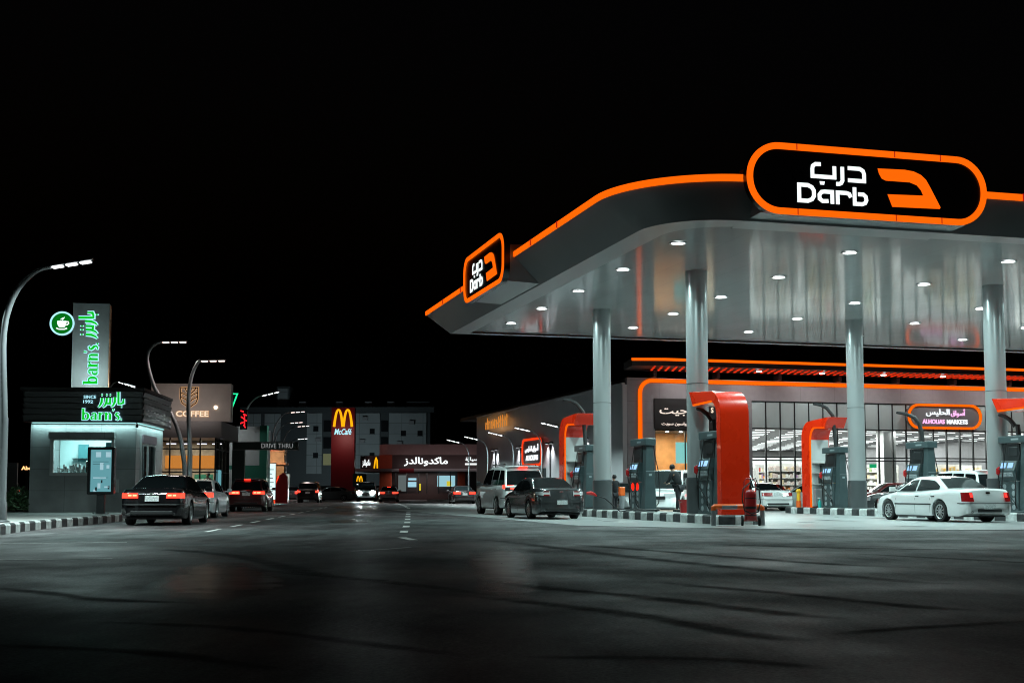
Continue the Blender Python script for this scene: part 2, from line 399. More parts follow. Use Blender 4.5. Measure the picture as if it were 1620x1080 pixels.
def _txt(s, bold, shear, ext):
    c = bpy.data.curves.new('text', 'FONT'); c.body = s; c.offset = bold; c.shear = shear; c.extrude = ext; c.resolution_u = 3
    o = bpy.data.objects.new('text', c); COL.objects.link(o)
    bpy.context.view_layer.update()
    me = bpy.data.meshes.new_from_object(o.evaluated_get(bpy.context.evaluated_depsgraph_get()))
    vs = [tuple(v.co) for v in me.vertices]; fs = [tuple(p.vertices) for p in me.polygons]
    bpy.data.objects.remove(o); bpy.data.curves.remove(c); bpy.data.meshes.remove(me)
    return vs, fs
def text_mb(s, cx, cz, w, h=None, y=0.0, depth=.03, bold=.0, shear=0.0, ar=False, rot=0.0):
    """lettering in the x-z plane facing -y, centred at cx,cz and fitted to w x h"""
    mb = MB()
    if ar:
        s = shape_ar(s)
        xi = max(p[0] for p in _txt('I', 0, 0, .02)[0])
        for i, ch in enumerate(s):
            if ch == ' ': continue
            x0 = 0.0 if i == 0 else max(p[0] for p in _txt(s[:i] + 'I', 0, 0, .02)[0]) - xi
            vs, fs = _txt(ch, bold, 0, .02)
            mb.add([(p[0] + x0 * .985, p[1], p[2] + i * .0007) for p in vs], fs)
    else:
        vs, fs = _txt(s, bold, shear, .02); mb.add(vs, fs)
    xs = [p[0] for p in mb.v]; ys = [p[1] for p in mb.v]
    x0, x1, y0, y1 = min(xs), max(xs), min(ys), max(ys)
    sx = w / (x1 - x0); sy = (h / (y1 - y0)) if h else sx
    ca, sa = math.cos(rot), math.sin(rot)
    out = []
    for p in mb.v:
        a = (p[0] - (x0 + x1) / 2) * sx; b = (p[1] - (y0 + y1) / 2) * sy
        out.append((cx + a * ca - b * sa, y - (p[2] + .02) / .04 * depth, cz + a * sa + b * ca))
    mb.v = out
    return mb

# ------------------------------------------------------------------ people
def skin_mesh(name, pts, edges, root, material, parent, sub=1):
    """pts: {key: (x,y,z,r)}"""
    me = bpy.data.meshes.new(name); keys = list(pts); idx = {k: i for i, k in enumerate(keys)}
    me.from_pydata([pts[k][:3] for k in keys], [(idx[a], idx[b]) for a, b in edges], [])
    o = bpy.data.objects.new(name, me); COL.objects.link(o)
    o.modifiers.new('skin', 'SKIN')
    if not me.skin_vertices:
        bm = bmesh.new(); bm.from_mesh(me); bm.verts.layers.skin.verify(); bm.to_mesh(me); bm.free()
    for k, sv in zip(keys, me.skin_vertices[0].data):
        r = pts[k][3]; sv.radius = (r, pts[k][4]) if len(pts[k]) > 4 else (r, r); sv.use_root = (k == root)
    sb = o.modifiers.new('sub', 'SUBSURF'); sb.levels = sub; sb.render_levels = sub
    bpy.context.view_layer.update()
    m2 = bpy.data.meshes.new_from_object(o.evaluated_get(bpy.context.evaluated_depsgraph_get()))
    m2.name = name
    bpy.data.objects.remove(o); bpy.data.meshes.remove(me)
    m2.materials.clear(); m2.materials.append(material)
    m2.polygons.foreach_set('use_smooth', [True] * len(m2.polygons))
    q = bpy.data.objects.new(name, m2); COL.objects.link(q); q.parent = parent
    return q
def person(label, loc, rz, h=1.74, lean=0.0, arms=(((.25, .06, 1.14), (.27, .10, .90)), ((-.25, .06, 1.14), (-.27, .10, .90))), step=.10, group=None, cl=None, tr=None):
    """faces local +y; arms: (elbow, wrist) for right (+x) and left (-x)"""
    t = thing('person', label, 'person', loc, rz, group)
    k = h / 1.75
    def L(x, y, z):                                   # lean the upper body forward about the hip
        dz = max(0, z - .95); a = lean * min(1, dz / .3)
        return (x * k, (y + dz * math.sin(a)) * k, (z - dz * (1 - math.cos(a))) * k)
    body = {'hip': L(0, 0, .95) + (.10,), 'waist': L(0, 0, 1.10) + (.09,), 'chest': L(0, 0, 1.32) + (.10,), 'neck': L(0, .01, 1.47) + (.055,), 'jaw': L(0, .045, 1.56) + (.062,), 'head': L(0, .03, 1.64) + (.080,), 'crown': L(0, .015, 1.70) + (.060,), 'nose': L(0, .125, 1.60) + (.016,)}
    ed = [('hip', 'waist'), ('waist', 'chest'), ('chest', 'neck'), ('neck', 'jaw'), ('jaw', 'head'), ('head', 'crown'), ('head', 'nose')]
    jk = {'hip': L(0, 0, .88) + (.155,), 'waist': L(0, 0, 1.10) + (.155,), 'chest': L(0, 0, 1.30) + (.175,), 'col': L(0, .01, 1.44) + (.09,)}
    je = [('hip', 'waist'), ('waist', 'chest'), ('chest', 'col')]
    tz = {'hip': (0, 0, .93 * k, .15)}; te = []
    for s, (elb, wr) in zip((1, -1), arms):
        n = 'r' if s > 0 else 'l'
        sh = L(.19 * s, 0, 1.40); e = L(*elb); w = L(*wr)
        d = (Vector(w) - Vector(e)).normalized(); pm = Vector(w) + d * .05
        body.update({n + 's': sh + (.026,), n + 'e': e + (.032,), n + 'w': w + (.028,), n + 'p': tuple(pm) + (.034,)})
        ed += [('chest', n + 's'), (n + 's', n + 'e'), (n + 'e', n + 'w'), (n + 'w', n + 'p')]
        side = d.cross(Vector((0, 0, 1)));
        side = side.normalized() if side.length > .05 else Vector((0, 1, 0))
        for f in range(4):
            a = pm + side * (.012 * (f - 1.5) * 1.3); b = pm + d * (.05 + .008 * (1 - abs(f - 1.5))) + side * (.017 * (f - 1.5)); c = b + d * .03 + Vector((0, .02, -.008))
            body.update({f'{n}f{f}a': tuple(a + d * .02) + (.0095,), f'{n}f{f}b': tuple(b) + (.009,), f'{n}f{f}c': tuple(c) + (.007,)})
            ed += [(n + 'p', f'{n}f{f}a'), (f'{n}f{f}a', f'{n}f{f}b'), (f'{n}f{f}b', f'{n}f{f}c')]
        th = Vector(w) + d * .03 + side * .035
        body.update({n + 't1': tuple(th) + (.010,), n + 't2': tuple(th + d * .045 + side * .012) + (.008,)})
        ed += [(n + 'w', n + 't1'), (n + 't1', n + 't2')]
        jk.update({n + 's': sh + (.088,), n + 'e': e + (.062,), n + 'w': w + (.045,)})
        je += [('col', n + 's'), (n + 's', n + 'e'), (n + 'e', n + 'w')]
        fy = step * s
        hx = .09 * s * k
        tz.update({n + 'h': (hx, 0, .88 * k, .105), n + 'k': (hx * 1.05, (fy * .5 + .03) * k, .50 * k, .075), n + 'a': (hx * 1.1, fy * k, .10 * k, .058)})
        te += [('hip', n + 'h'), (n + 'h', n + 'k'), (n + 'k', n + 'a')]
        body.update({n + 'h': (hx, 0, .88 * k, .08), n + 'k': (hx * 1.05, (fy * .5 + .03) * k, .50 * k, .055), n + 'a': (hx * 1.1, fy * k, .09 * k, .04), n + 'to': (hx * 1.1, (fy + .15) * k, .045 * k, .035)})
        ed += [('hip', n + 'h'), (n + 'h', n + 'k'), (n + 'k', n + 'a'), (n + 'a', n + 'to')]
        skin_mesh('shoe', {'a': (hx * 1.1, (fy - .06) * k, .055 * k, .052), 'b': (hx * 1.1, (fy + .07) * k, .052 * k, .05), 'c': (hx * 1.1, (fy + .19) * k, .042 * k, .04)}, [('a', 'b'), ('b', 'c')], 'b', M['shoe'], t)
    skin_mesh('body', body, ed, 'hip', M['skin'], t, 2)
    skin_mesh('jacket', jk, je, 'hip', cl or M['cloth'], t)
    skin_mesh('trousers', tz, te, 'hip', tr or M['cloth2'], t)
    hm = MB()
    hm.lathe([(.012, .098), (.05, .086), (.082, .055), (.099, .012), (.098, -.03), (.085, -.062), (.05, -.075)], 16)
    hm.xf(Matrix.Translation(Vector(L(0, -.012, 1.675))) @ Matrix.Rotation(R(18) - lean * .8, 4, 'X')); hm.build('hair', M['hair'], t, 80)
    eb = MB()
    for s in (-1, 1):
        c = L(.034 * s, .118, 1.635); eb.lathe([(.001, -.009), (.008, -.006), (.011, 0), (.008, .006), (.001, .009)], 8, c)
    eb.build('eyes', M['hair'], t, 60)
    return t

# ------------------------------------------------------------------ ground, forecourt, pavement, kerbs
g = MB(); g.box(-900, 900, -60, 1400, -.5, 0)
tag(g.build('road', M['asphalt']), kind='structure')
fc = [(-5.2, 31), (-5.2, -3.0), (-3.6, -5.2), (-1.0, -7.6), (1.5, -9.2), (4.5, -10.0), (48, -10.2), (48, 31)]
f = MB(); f.prism(fc, 'z', -.05, .012)
o = f.build('forecourt', M['concrete'], loc=W(0, 0)); o.rotation_euler.z = PHI; tag(o, kind='structure')
st = MB(); st.box(9.2, 60, 31.02, 90, -.05, .17)
o = st.build('store_pavement', M['pavement'], loc=W(0, 0)); o.rotation_euler.z = PHI; tag(o, kind='structure')
# left pavement with a black and white kerb
kl = [(-10.6, 20), (-11.5, 25.6), (-12.2, 30.3), (-12.72, 33.4), (-13.04, 36.5), (-13.2, 39.5), (-13.35, 42.3)]
kl += [(-13.35 - .081 * d, 42.3 + d) for d in (6, 14, 24, 36, 50, 66, 84)]
pv = MB(); pv.prism([(x - .22, y) for x, y in kl] + [(-60, kl[-1][1]), (-60, 20)], 'z', -.05, .24)
tag(pv.build('pavement', M['pavement']), kind='structure')
def resample(pts, step):
    out = [Vector(pts[0])]; acc = 0
    for a, b in zip(pts[:-1], pts[1:]):
        a, b = Vector(a), Vector(b); L = (b - a).length; d = step - acc
        while d <= L: out.append(a + (b - a) * (d / L)); d += step
        acc = (acc + L) % step
    return out
def kerb_mesh(pts, step, width, h, closed=False):
    """row of painted kerb stones; inner edge lies `width` to the left of the walking direction"""
    P = resample(pts, step); m = MB(); n = len(P)
    nr = []
    for i in range(n):
        t = (P[min(i + 1, n - 1)] - P[max(i - 1, 0)]).normalized(); nr.append(Vector((-t.y, t.x)))
    for i in range(n - 1):
        j = i + 1
        e = (P[j] - P[i]).normalized() * .006
        a, b = P[i] + e, P[j] - e; ai, bi = a + nr[i] * width, b + nr[j] * width
        at, bt = a + nr[i] * .035, b + nr[j] * .035
        m.add([(a.x, a.y, 0), (b.x, b.y, 0), (bi.x, bi.y, 0), (ai.x, ai.y, 0), (a.x, a.y, h - .05), (b.x, b.y, h - .05), (at.x, at.y, h), (bt.x, bt.y, h), (bi.x, bi.y, h), (ai.x, ai.y, h)],
              [(0, 1, 5, 4), (4, 5, 7, 6), (6, 7, 8, 9), (3, 2, 1, 0), (2, 3, 9, 8), (0, 4, 6, 9, 3), (1, 2, 8, 7, 5)], i % 2)
    return m
km = kerb_mesh(kl, .55, .22, .25)
tag(km.build('kerb', [M['kerb_white'], M['kerb_black']]), kind='structure')

def lane_line(pts, w=.13):
    m = MB(); n = len(pts); L = []; Q = []
    for i in range(n):
        t = (Vector(pts[min(i + 1, n - 1)]) - Vector(pts[max(i - 1, 0)])).normalized(); nn = Vector((-t.y, t.x)) * w / 2
        p = Vector(pts[i]); L.append(p + nn); Q.append(p - nn)
    for i in range(n - 1):
        m.add([(L[i].x, L[i].y, .005), (Q[i].x, Q[i].y, .005), (Q[i + 1].x, Q[i + 1].y, .005), (L[i + 1].x, L[i + 1].y, .005)], [(0, 1, 2, 3)])
    tag(m.build('lane_line', M['white_paint']), kind='structure')
for k in range(11):                                  # left dashed line
    y0 = 32.6 + k * 4.6; x = lambda y: -7.84 - .0820 * (y - 32.6)
    lane_line([(x(y0), y0), (x(y0 + 2.3), y0 + 2.3)])
rc = [(-2.1, 27.2), (-2.49, 28.7), (-2.8, 33), (-3.3, 40), (-3.95, 48.1), (-4.9, 60), (-6.0, 74), (-7.46, 88), (-9.5, 105), (-12, 126), (-14.9, 151)]
rs = resample(rc, 1.6)
for i in range(0, len(rs) - 1, 3): lane_line([tuple(rs[i]), tuple(rs[i + 1])], .20)
lane_line([(-12.0, 24.9), (-10.6, 25.2), (-9.2, 25.6), (-7.9, 26.1)], .09)
lane_line([(-8.9, 19.3), (-8.0, 19.4), (-7.1, 19.6), (-6.2, 19.75)], .09)
lane_line([(-2.8, 22.2), (-2.3, 22.9), (-1.9, 23.7)], .10)
lane_line([(-1.2, 57), (-2.2, 60)], .12)

def tyre_mark(pts, w):
    # worn rubber track: dense in the middle, ragged and fading at its edges and ends
    P = []
    for i in range(len(pts) - 1):
        for k in range(8): P.append(Vector(pts[i]).lerp(Vector(pts[i + 1]), k / 8))
    P.append(Vector(pts[-1])); n = len(P)
    for _ in range(6): P = [P[0]] + [(P[i - 1] + P[i] * 2 + P[i + 1]) / 4 for i in range(1, n - 1)] + [P[-1]]
    rows = []; dens = []
    for i in range(n):
        t = (P[min(i + 1, n - 1)] - P[max(i - 1, 0)]).normalized(); nn = Vector((-t.y, t.x))
        e = min(1, min(i, n - 1 - i) / (n * .25)); ww = w * .72 * (1 + .12 * math.sin(i * .9))
        for k, d in ((-1, 0), (-.6, .45), (-.2, .95), (.2, .95), (.6, .45), (1, 0)):
            q = P[i] + nn * ww * k / 2; dens.append(d * e)
            rows.append((q.x, q.y, .004))
    m = MB(); m.grid([rows[i * 6:i * 6 + 6] for i in range(n)]); o = m.build('tyre_mark', M['rubber'])
    at = o.data.attributes.new('wear', 'FLOAT', 'POINT'); at.data.foreach_set('value', dens)
    tag(o, kind='structure')
for pts, w in (([(-1.5, 29.5), (0.0, 26.0), (2.0, 19.9), (3.2, 17.1), (4.5, 15.0), (5.6, 13.2)], 1.1), ([(1.3, 15.4), (1.9, 14.3), (2.6, 13.4), (3.3, 12.2), (3.8, 11.4), (4.6, 10.8)], .75),
               ([(-.6, 15.2), (0.3, 13.9), (1.5, 12.4), (2.4, 10.8), (3.1, 10.3)], .8), ([(-1.4, 13.6), (-.2, 12.6), (1.1, 10.8), (1.6, 9.6), (2.0, 9.0), (2.8, 9.1)], .85),
               ([(.4, 26.5), (1.8, 23.8), (3.2, 20.9), (4.5, 18.2), (6.7, 16.4)], 1.0), ([(-.3, 8.1), (.7, 8.1), (1.4, 8.0), (2.2, 7.3)], .45), ([(2.0, 9.2), (3.2, 9.9), (4.6, 10.5)], .5),
               ([(-7.4, 23.4), (-5.9, 22.6), (-4.3, 20.4), (-2.8, 16.8), (-1.2, 13.6)], 1.0), ([(-6.2, 14.2), (-4.9, 13.3), (-4.0, 12.3), (-2.4, 11.8)], .7), ([(-4.3, 10.5), (-2.3, 10.0), (-1.1, 8.9), (.1, 7.8)], .55),
               ([(-3.8, 17.2), (-2.9, 16.5), (-1.1, 14.3), (.2, 12.3)], .8), ([(-4.2, 8.9), (-2.3, 8.4), (-1.0, 7.2)], .45), ([(3.2, 25.6), (6.0, 23.4), (9.4, 22.2)], 1.0), ([(5.2, 22.0), (7.2, 19.2), (8.6, 17.0)], .9)):
    tyre_mark(pts, w)

def damp_patch(cx, cy, rx, ry, rot, z, name='damp_patch', mt='damp', top=1.0):
    m = MB(); rows = []; dens = []
    for d, q in ((1, 0.02), (.95, .35), (.75, .6), (.4, .8), (0, 1.0)):
        r_ = []
        for j in range(28):
            a = 2 * math.pi * j / 28; k = q * (1 + .10 * math.sin(3 * a + cx) + .07 * math.sin(5 * a + cy))
            x, y = rx * k * math.cos(a), ry * k * math.sin(a); r_.append((cx + x * math.cos(rot) - y * math.sin(rot), cy + x * math.sin(rot) + y * math.cos(rot), z)); dens.append(d * top)
        rows.append(r_)
    m.grid(rows, closed=True); o = m.build(name, M[mt])
    at = o.data.attributes.new('wear', 'FLOAT', 'POINT'); at.data.foreach_set('value', dens); tag(o, kind='structure')
for k, a in enumerate([(-3.5, 15.4, .95, 4.2, .22), (-.15, 18.5, .62, 7.5, .02), (-7.6, 60, 1.5, 7, .15), (-5.6, 44, 1.1, 3.2, .1), (-10, 82, 2.0, 9, .1)]): damp_patch(*a, .0025, top=1.2)
for u, v, rx, ry in [(-3.3, 5.6, .5, .9), (-2.6, 1.5, .35, .7), (3.2, -1.5, .4, .8), (5.4, 1.0, .5, 1.2), (8.6, -4.6, .35, .6), (4.0, -6.2, .8, .5), (9.0, 3.6, .5, 1.0), (-2.9, 12.0, .5, 1.4), (14.2, 19.0, .5, .8)]:
    q = W(u, v); damp_patch(q.x, q.y, rx, ry, PHI, .016, 'oil_stain', 'rubber', .95)

# ------------------------------------------------------------------ the canopy
def outline(u0, v0, v1, r, u1, n=16, dx=0.0):
    L = [(u0, v1)]
    for i in range(n + 1):
        a = R(180 + 90 * i / n); L.append((u0 + r + r * math.cos(a), v0 + r + r * math.sin(a)))
    L += [(u1, v0), (u1, v1)]
    return L
cano = thing('fuel_canopy', 'long grey fuel canopy edged in orange light on round metal columns', 'canopy', W(0, 0), PHI)
SO = outline(-4.4, -8.05, 18.4, 2.1, 34.0); BD = outline(-5.35, -8.55, 19.4, 3.4, 34.9)
LI = outline(-3.55, -7.25, 17.9, 1.7, 33.2)
HS = 8.40; HB = 9.38
fa = MB()
fa.grid([[(x, y, HS) for x, y in LI], [(x, y, HS) for x, y in SO], [(x, y, HB - .02) for x, y in BD]], closed=True)
fa.build('fascia', M['fascia'], cano, 25)
sf = MB(); sf.prism(LI, 'z', HS + .06, HS + .30)
sf.build('soffit', M['soffit'], cano)
rf = MB(); rf.prism([(x * .995 + .03, y * .995) for x, y in BD], 'z', HB + .02, HB + .10)
rf.build('roof', M['roof_dark'], cano)
def offs(L, d):                                      # outward offset of the outline
    n = len(L); out = []
    for i in range(n):
        a, b, c = Vector(L[i - 1]), Vector(L[i]), Vector(L[(i + 1) % n])
        n0 = Vector(((b - a).y, -(b - a).x)).normalized(); n1 = Vector(((c - b).y, -(c - b).x)).normalized()
        m = (n0 + n1).normalized(); out.append(tuple(b + m * d / max(.4, m.dot(n0))))
    return out
bo = offs(BD, .05)
lb = MB()
lb.grid([[(x, y, HB - .02) for x, y in BD], [(x, y, HB - .02) for x, y in bo], [(x, y, HB + .17) for x, y in bo], [(x, y, HB + .17) for x, y in BD]], closed=True)
lb.build('light_band', M['orange_led'], cano)
jn = MB()
for v in (15.5, 12.0, 1.5, -1.5): jn.box(-5.43, -5.38, v - .02, v + .02, HB - .03, HB + .18)
jn.box(-1.9, -1.84, -8.62, -8.59, HB - .03, HB + .18); jn.box(6.4, 6.46, -8.62, -8.59, HB - .03, HB + .18)
jn.build('band_joint', M['red_joint'], cano)
# panel joints under the soffit
for cu in (0, 11.65, 23.3):
    for cv in (0, 9.6):
        cm = MB(); cm.lathe([(.365, 0.25), (.365, HS + .1)], 28, (cu, cv, 0))
        cc = cm.build('column', M['column'], cano, 40)
        bm_ = MB(); bm_.lathe([(.40, .25), (.40, 1.48), (.37, 1.50)], 28, (cu, cv, 0)); bm_.build('column_cladding', M['column_base'], cc, 40)
        cl_ = MB(); cl_.lathe([(.372, 4.62), (.372, 4.64)], 28, (cu, cv, 0)); cl_.build('column_joint', M['column_base'], cc, 40)
for iu in range(6):
    for iv in range(5):
        u, v = -2.55 + 5.75 * iu, -4.5 + 4.72 * iv
        if iu % 2 == 1 and iv == 4 and False: continue
        d = MB(); d.lathe([(.20, HS + .035), (.20, HS + .052)], 14, (u, v, 0))
        dl = d.build('downlight', M['down_led'], cano)
        t = MB(); t.lathe([(.27, HS + .05), (.27, HS + .02), (.215, HS + .02), (.215, HS + .05)], 14, (u, v, 0)); t.build('downlight_rim', M['frame_light'], dl)
        area('downlight_lamp', cano, (u, v, HS - .01), 265, .5, (.70, 1, .975), spread=158)

# ------------------------------------------------------------------ canopy signs
def brand_sign(label, loc, rz, hw, hh, sc, group, ro):
    t = thing('canopy_sign', label, 'sign', loc, rz, group)
    o1 = rrect(hw, hh, hh * .98 if ro else .62, 12); w = .17 if ro else .15
    o2 = rrect(hw - w, hh - w, (hh - w) * .98 if ro else .5, 12)
    p = MB(); p.prism(rrect(hw - .01, hh - .01, (hh - .01) * .98 if ro else .61, 12), 'y', .0, .22); p.build('sign_panel', M['sign_black'], t)
    r = MB(); r.ring(o1, o2, 'y', -.05, -.003); r.build('light_frame', M['orange_led'], t)
    jt = MB()
    for x in (-hw * .6, hw * .21, hw * .6):
        for s in (-1, 1): jt.box(x - .015, x + .015, -.055, -.052, s * (hh - w / 2) - w / 2, s * (hh - w / 2) + w / 2)
    jt.build('frame_joint', M['red_joint'], t)
    S = lambda mb, pts, wd=.115: mb.stroke(pts, wd * .92, -.018, -.003, 0, sc=sc)
    a = MB()
    S(a, [(-1.48, .47), (-1.64, .465), (-1.72, .41), (-1.735, .33), (-1.735, .13), (-1.07, .13), (-1.07, .44)])
    a.prism([(x * sc, z * sc) for x, z in [(-1.52, .0), (-1.37, .0), (-1.39, -.09), (-1.50, -.09)]], 'y', -.018, -.003)
    S(a, [(-.83, .44), (-.83, .06), (-.87, -.01), (-.93, -.04), (-1.02, -.04)])
    S(a, [(-.66, .42), (-.30, .42), (-.20, .37), (-.165, .28), (-.165, .085), (-.66, .085)])
    a.build('arabic_letters', M['white_led'], t)
    a = MB()
    D = [(-2.14, -.56), (-2.14, -.13), (-1.88, -.13), (-1.76, -.18), (-1.70, -.27), (-1.70, -.42), (-1.76, -.51), (-1.88, -.56)]
    a.stroke(D, .108, -.018, -.003, 0, True, sc)
    S(a, [(-1.27, -.53), (-1.44, -.54), (-1.53, -.48), (-1.535, -.37), (-1.47, -.29), (-1.38, -.275), (-1.15, -.275), (-1.15, -.60)], .115)
    S(a, [(-.985, -.60), (-.985, -.275), (-.72, -.275), (-.63, -.30), (-.585, -.39)], .115)
    S(a, [(-.47, -.10), (-.47, -.555), (-.24, -.555), (-.15, -.52), (-.11, -.44), (-.13, -.34), (-.20, -.285), (-.36, -.285)], .115)
    a.build('latin_letters', M['white_led'], t)
    e = [(.26, .47), (1.10, .49), (1.38, .46), (1.60, .38), (1.76, .25), (1.88, .06), (2.20, -.50), (2.17, -.54), (.69, -.57), (.55, -.23), (1.67, -.20), (1.60, -.05), (1.47, .08), (1.25, .15), (.50, .15), (.38, .20), (.30, .33)]
    a = MB(); a.prism([(x * sc, z * sc) for x, z in e], 'y', -.02, -.003); a.build('emblem', M['orange_led'], t)
    h = MB(); h.prism([(.22, -hh * .92), (.22, hh * .55), (1.5 if ro else 1.0, hh * .55), (2.1 if ro else 1.6, -hh * .98), (1.4, -hh * .98)], 'x', -hw * .86, hw * .86)
    h.build('housing', M['fascia'], t)
    return t
brand_sign('large pill shaped black sign with orange frame on the canopy front', W(1.2, -9.0, 9.39), PHI, 3.68, .97, 1.0, 'canopy signs', True)
brand_sign('smaller slanting black sign with orange frame on the canopy side', W(-5.85, 6.35, 9.32), PHI - math.pi / 2, 3.05, .90, .93, 'canopy signs', False)

# ------------------------------------------------------------------ pump islands
def island(u, label):
    t = thing('pump_island', label, 'kerbed island', W(u, 0), PHI, 'pump islands')
    hw = .72; v0, v1 = -3.5, 15.2
    top = rrect(hw - .17, (v1 - v0) / 2 - .17, .3, 4, (0, (v0 + v1) / 2))
    m = MB(); m.prism(top, 'z', 0, .298); m.build('slab', M['island_top'], t)
    L = rrect(hw, (v1 - v0) / 2, .45, 6, (0, (v0 + v1) / 2)); L.append(L[0])
    kerb_mesh(L, .60, .19, .30).build('painted_kerb', [M['kerb_white'], M['kerb_black']], t)
island(0, 'black and white kerbed island under the nearest red arch')
island(11.65, 'black and white kerbed island behind the white sedan')

def arch(u, v, rz_flip, depth, label):
    """bent ribbon: an upright plate at y=0 whose top folds over towards +y; flip turns it round"""
    t = thing('pump_arch', label, 'arch', W(u, v, .3), PHI + (math.pi if rz_flip else 0), 'red pump arches')
    hw = .49; H = 3.92; r = .75; th = .34; Lt = 2.45
    out = [(0, 0), (0, H - r)]; inn = [(depth, 0), (depth, H - r - .12)]
    for i in range(1, 9):
        a = R(180 - 90 * i / 8); out.append((r + r * math.cos(a), H - r + r * math.sin(a)))
    ri = .42
    for i in range(1, 9):
        a = R(180 - 90 * i / 8); inn.append((depth + ri + ri * math.cos(a), H - r - .12 + (r + .12 - th) * math.sin(a)))
    out.append((Lt, H + .10)); inn.append((Lt - .30, H - th - .04))
    m = MB(); m.prism(out + inn[::-1], 'x', -hw, hw); m.build('ribbon', M['arch_red'], t, 30, .012)
    p = MB(); p.box(-hw + .05, hw - .05, depth + .002, depth + .03, .05, H - r - .1); p.build('inner_panel', M['arch_inner'], t)
    s = MB(); inn = inn if depth > .5 else inn[8:]; e1 = hw if rz_flip else -hw; sg = 1 if rz_flip else -1
    s.grid([[(e1 + sg * .003, a, b) for a, b in inn], [(e1 - sg * .055, a + .012, b - .012) for a, b in inn]])
    q0 = [(a, b) for a, b in inn]; q1 = [(a - .045 if b < 2.9 else a - .03, b + .045 if b > 2.9 else b) for i, (a, b) in enumerate(inn)]
    s.grid([[(e1 + sg * .004, a, b) for a, b in q0], [(e1 + sg * .004, a, b) for a, b in q1]])
    s.build('light_strip', M['orange_led'], t)
    c = MB(); c.lathe([(.0, -.10), (.05, -.08), (.06, 0)], 10, (-hw * .7, depth + .25, H - .3)); c.build('camera_dome', M['int_white'], t)
    if depth > .5:
        sh = MB()
        for z in (1.05, 1.55, 2.0): sh.box(-hw + .06, hw - .06, depth + .03, depth + .30, z, z + .03)
        sh.build('shelf', M['shelf'], t)
        for z, w in ((1.08, .5), (1.58, .42)):
            bx = MB(); bx.box(-hw + .12, -hw + .12 + w, depth + .05, depth + .26, z, z + .34); bx.build('cabinet', M['dark'], t, 0, .02)
        lo = MB(); lo.box(-hw + .1, hw - .1, depth + .03, depth + .28, .05, .85); lo.build('lower_cabinet', M['grey_paint'], t, 0, .02)
    return t
arch(0, -2.85, False, .30, 'tall red arch nearest the fire extinguisher trolley')
arch(0, 13.9, True, .80, 'red arch with orange inner light behind the dark grey sedan')
arch(11.65, 13.6, True, .80, 'red arch with orange inner light beside the grey parked sedan')
arch(11.65, -2.85, False, .30, 'red arch cut by the right edge above the white sedan')

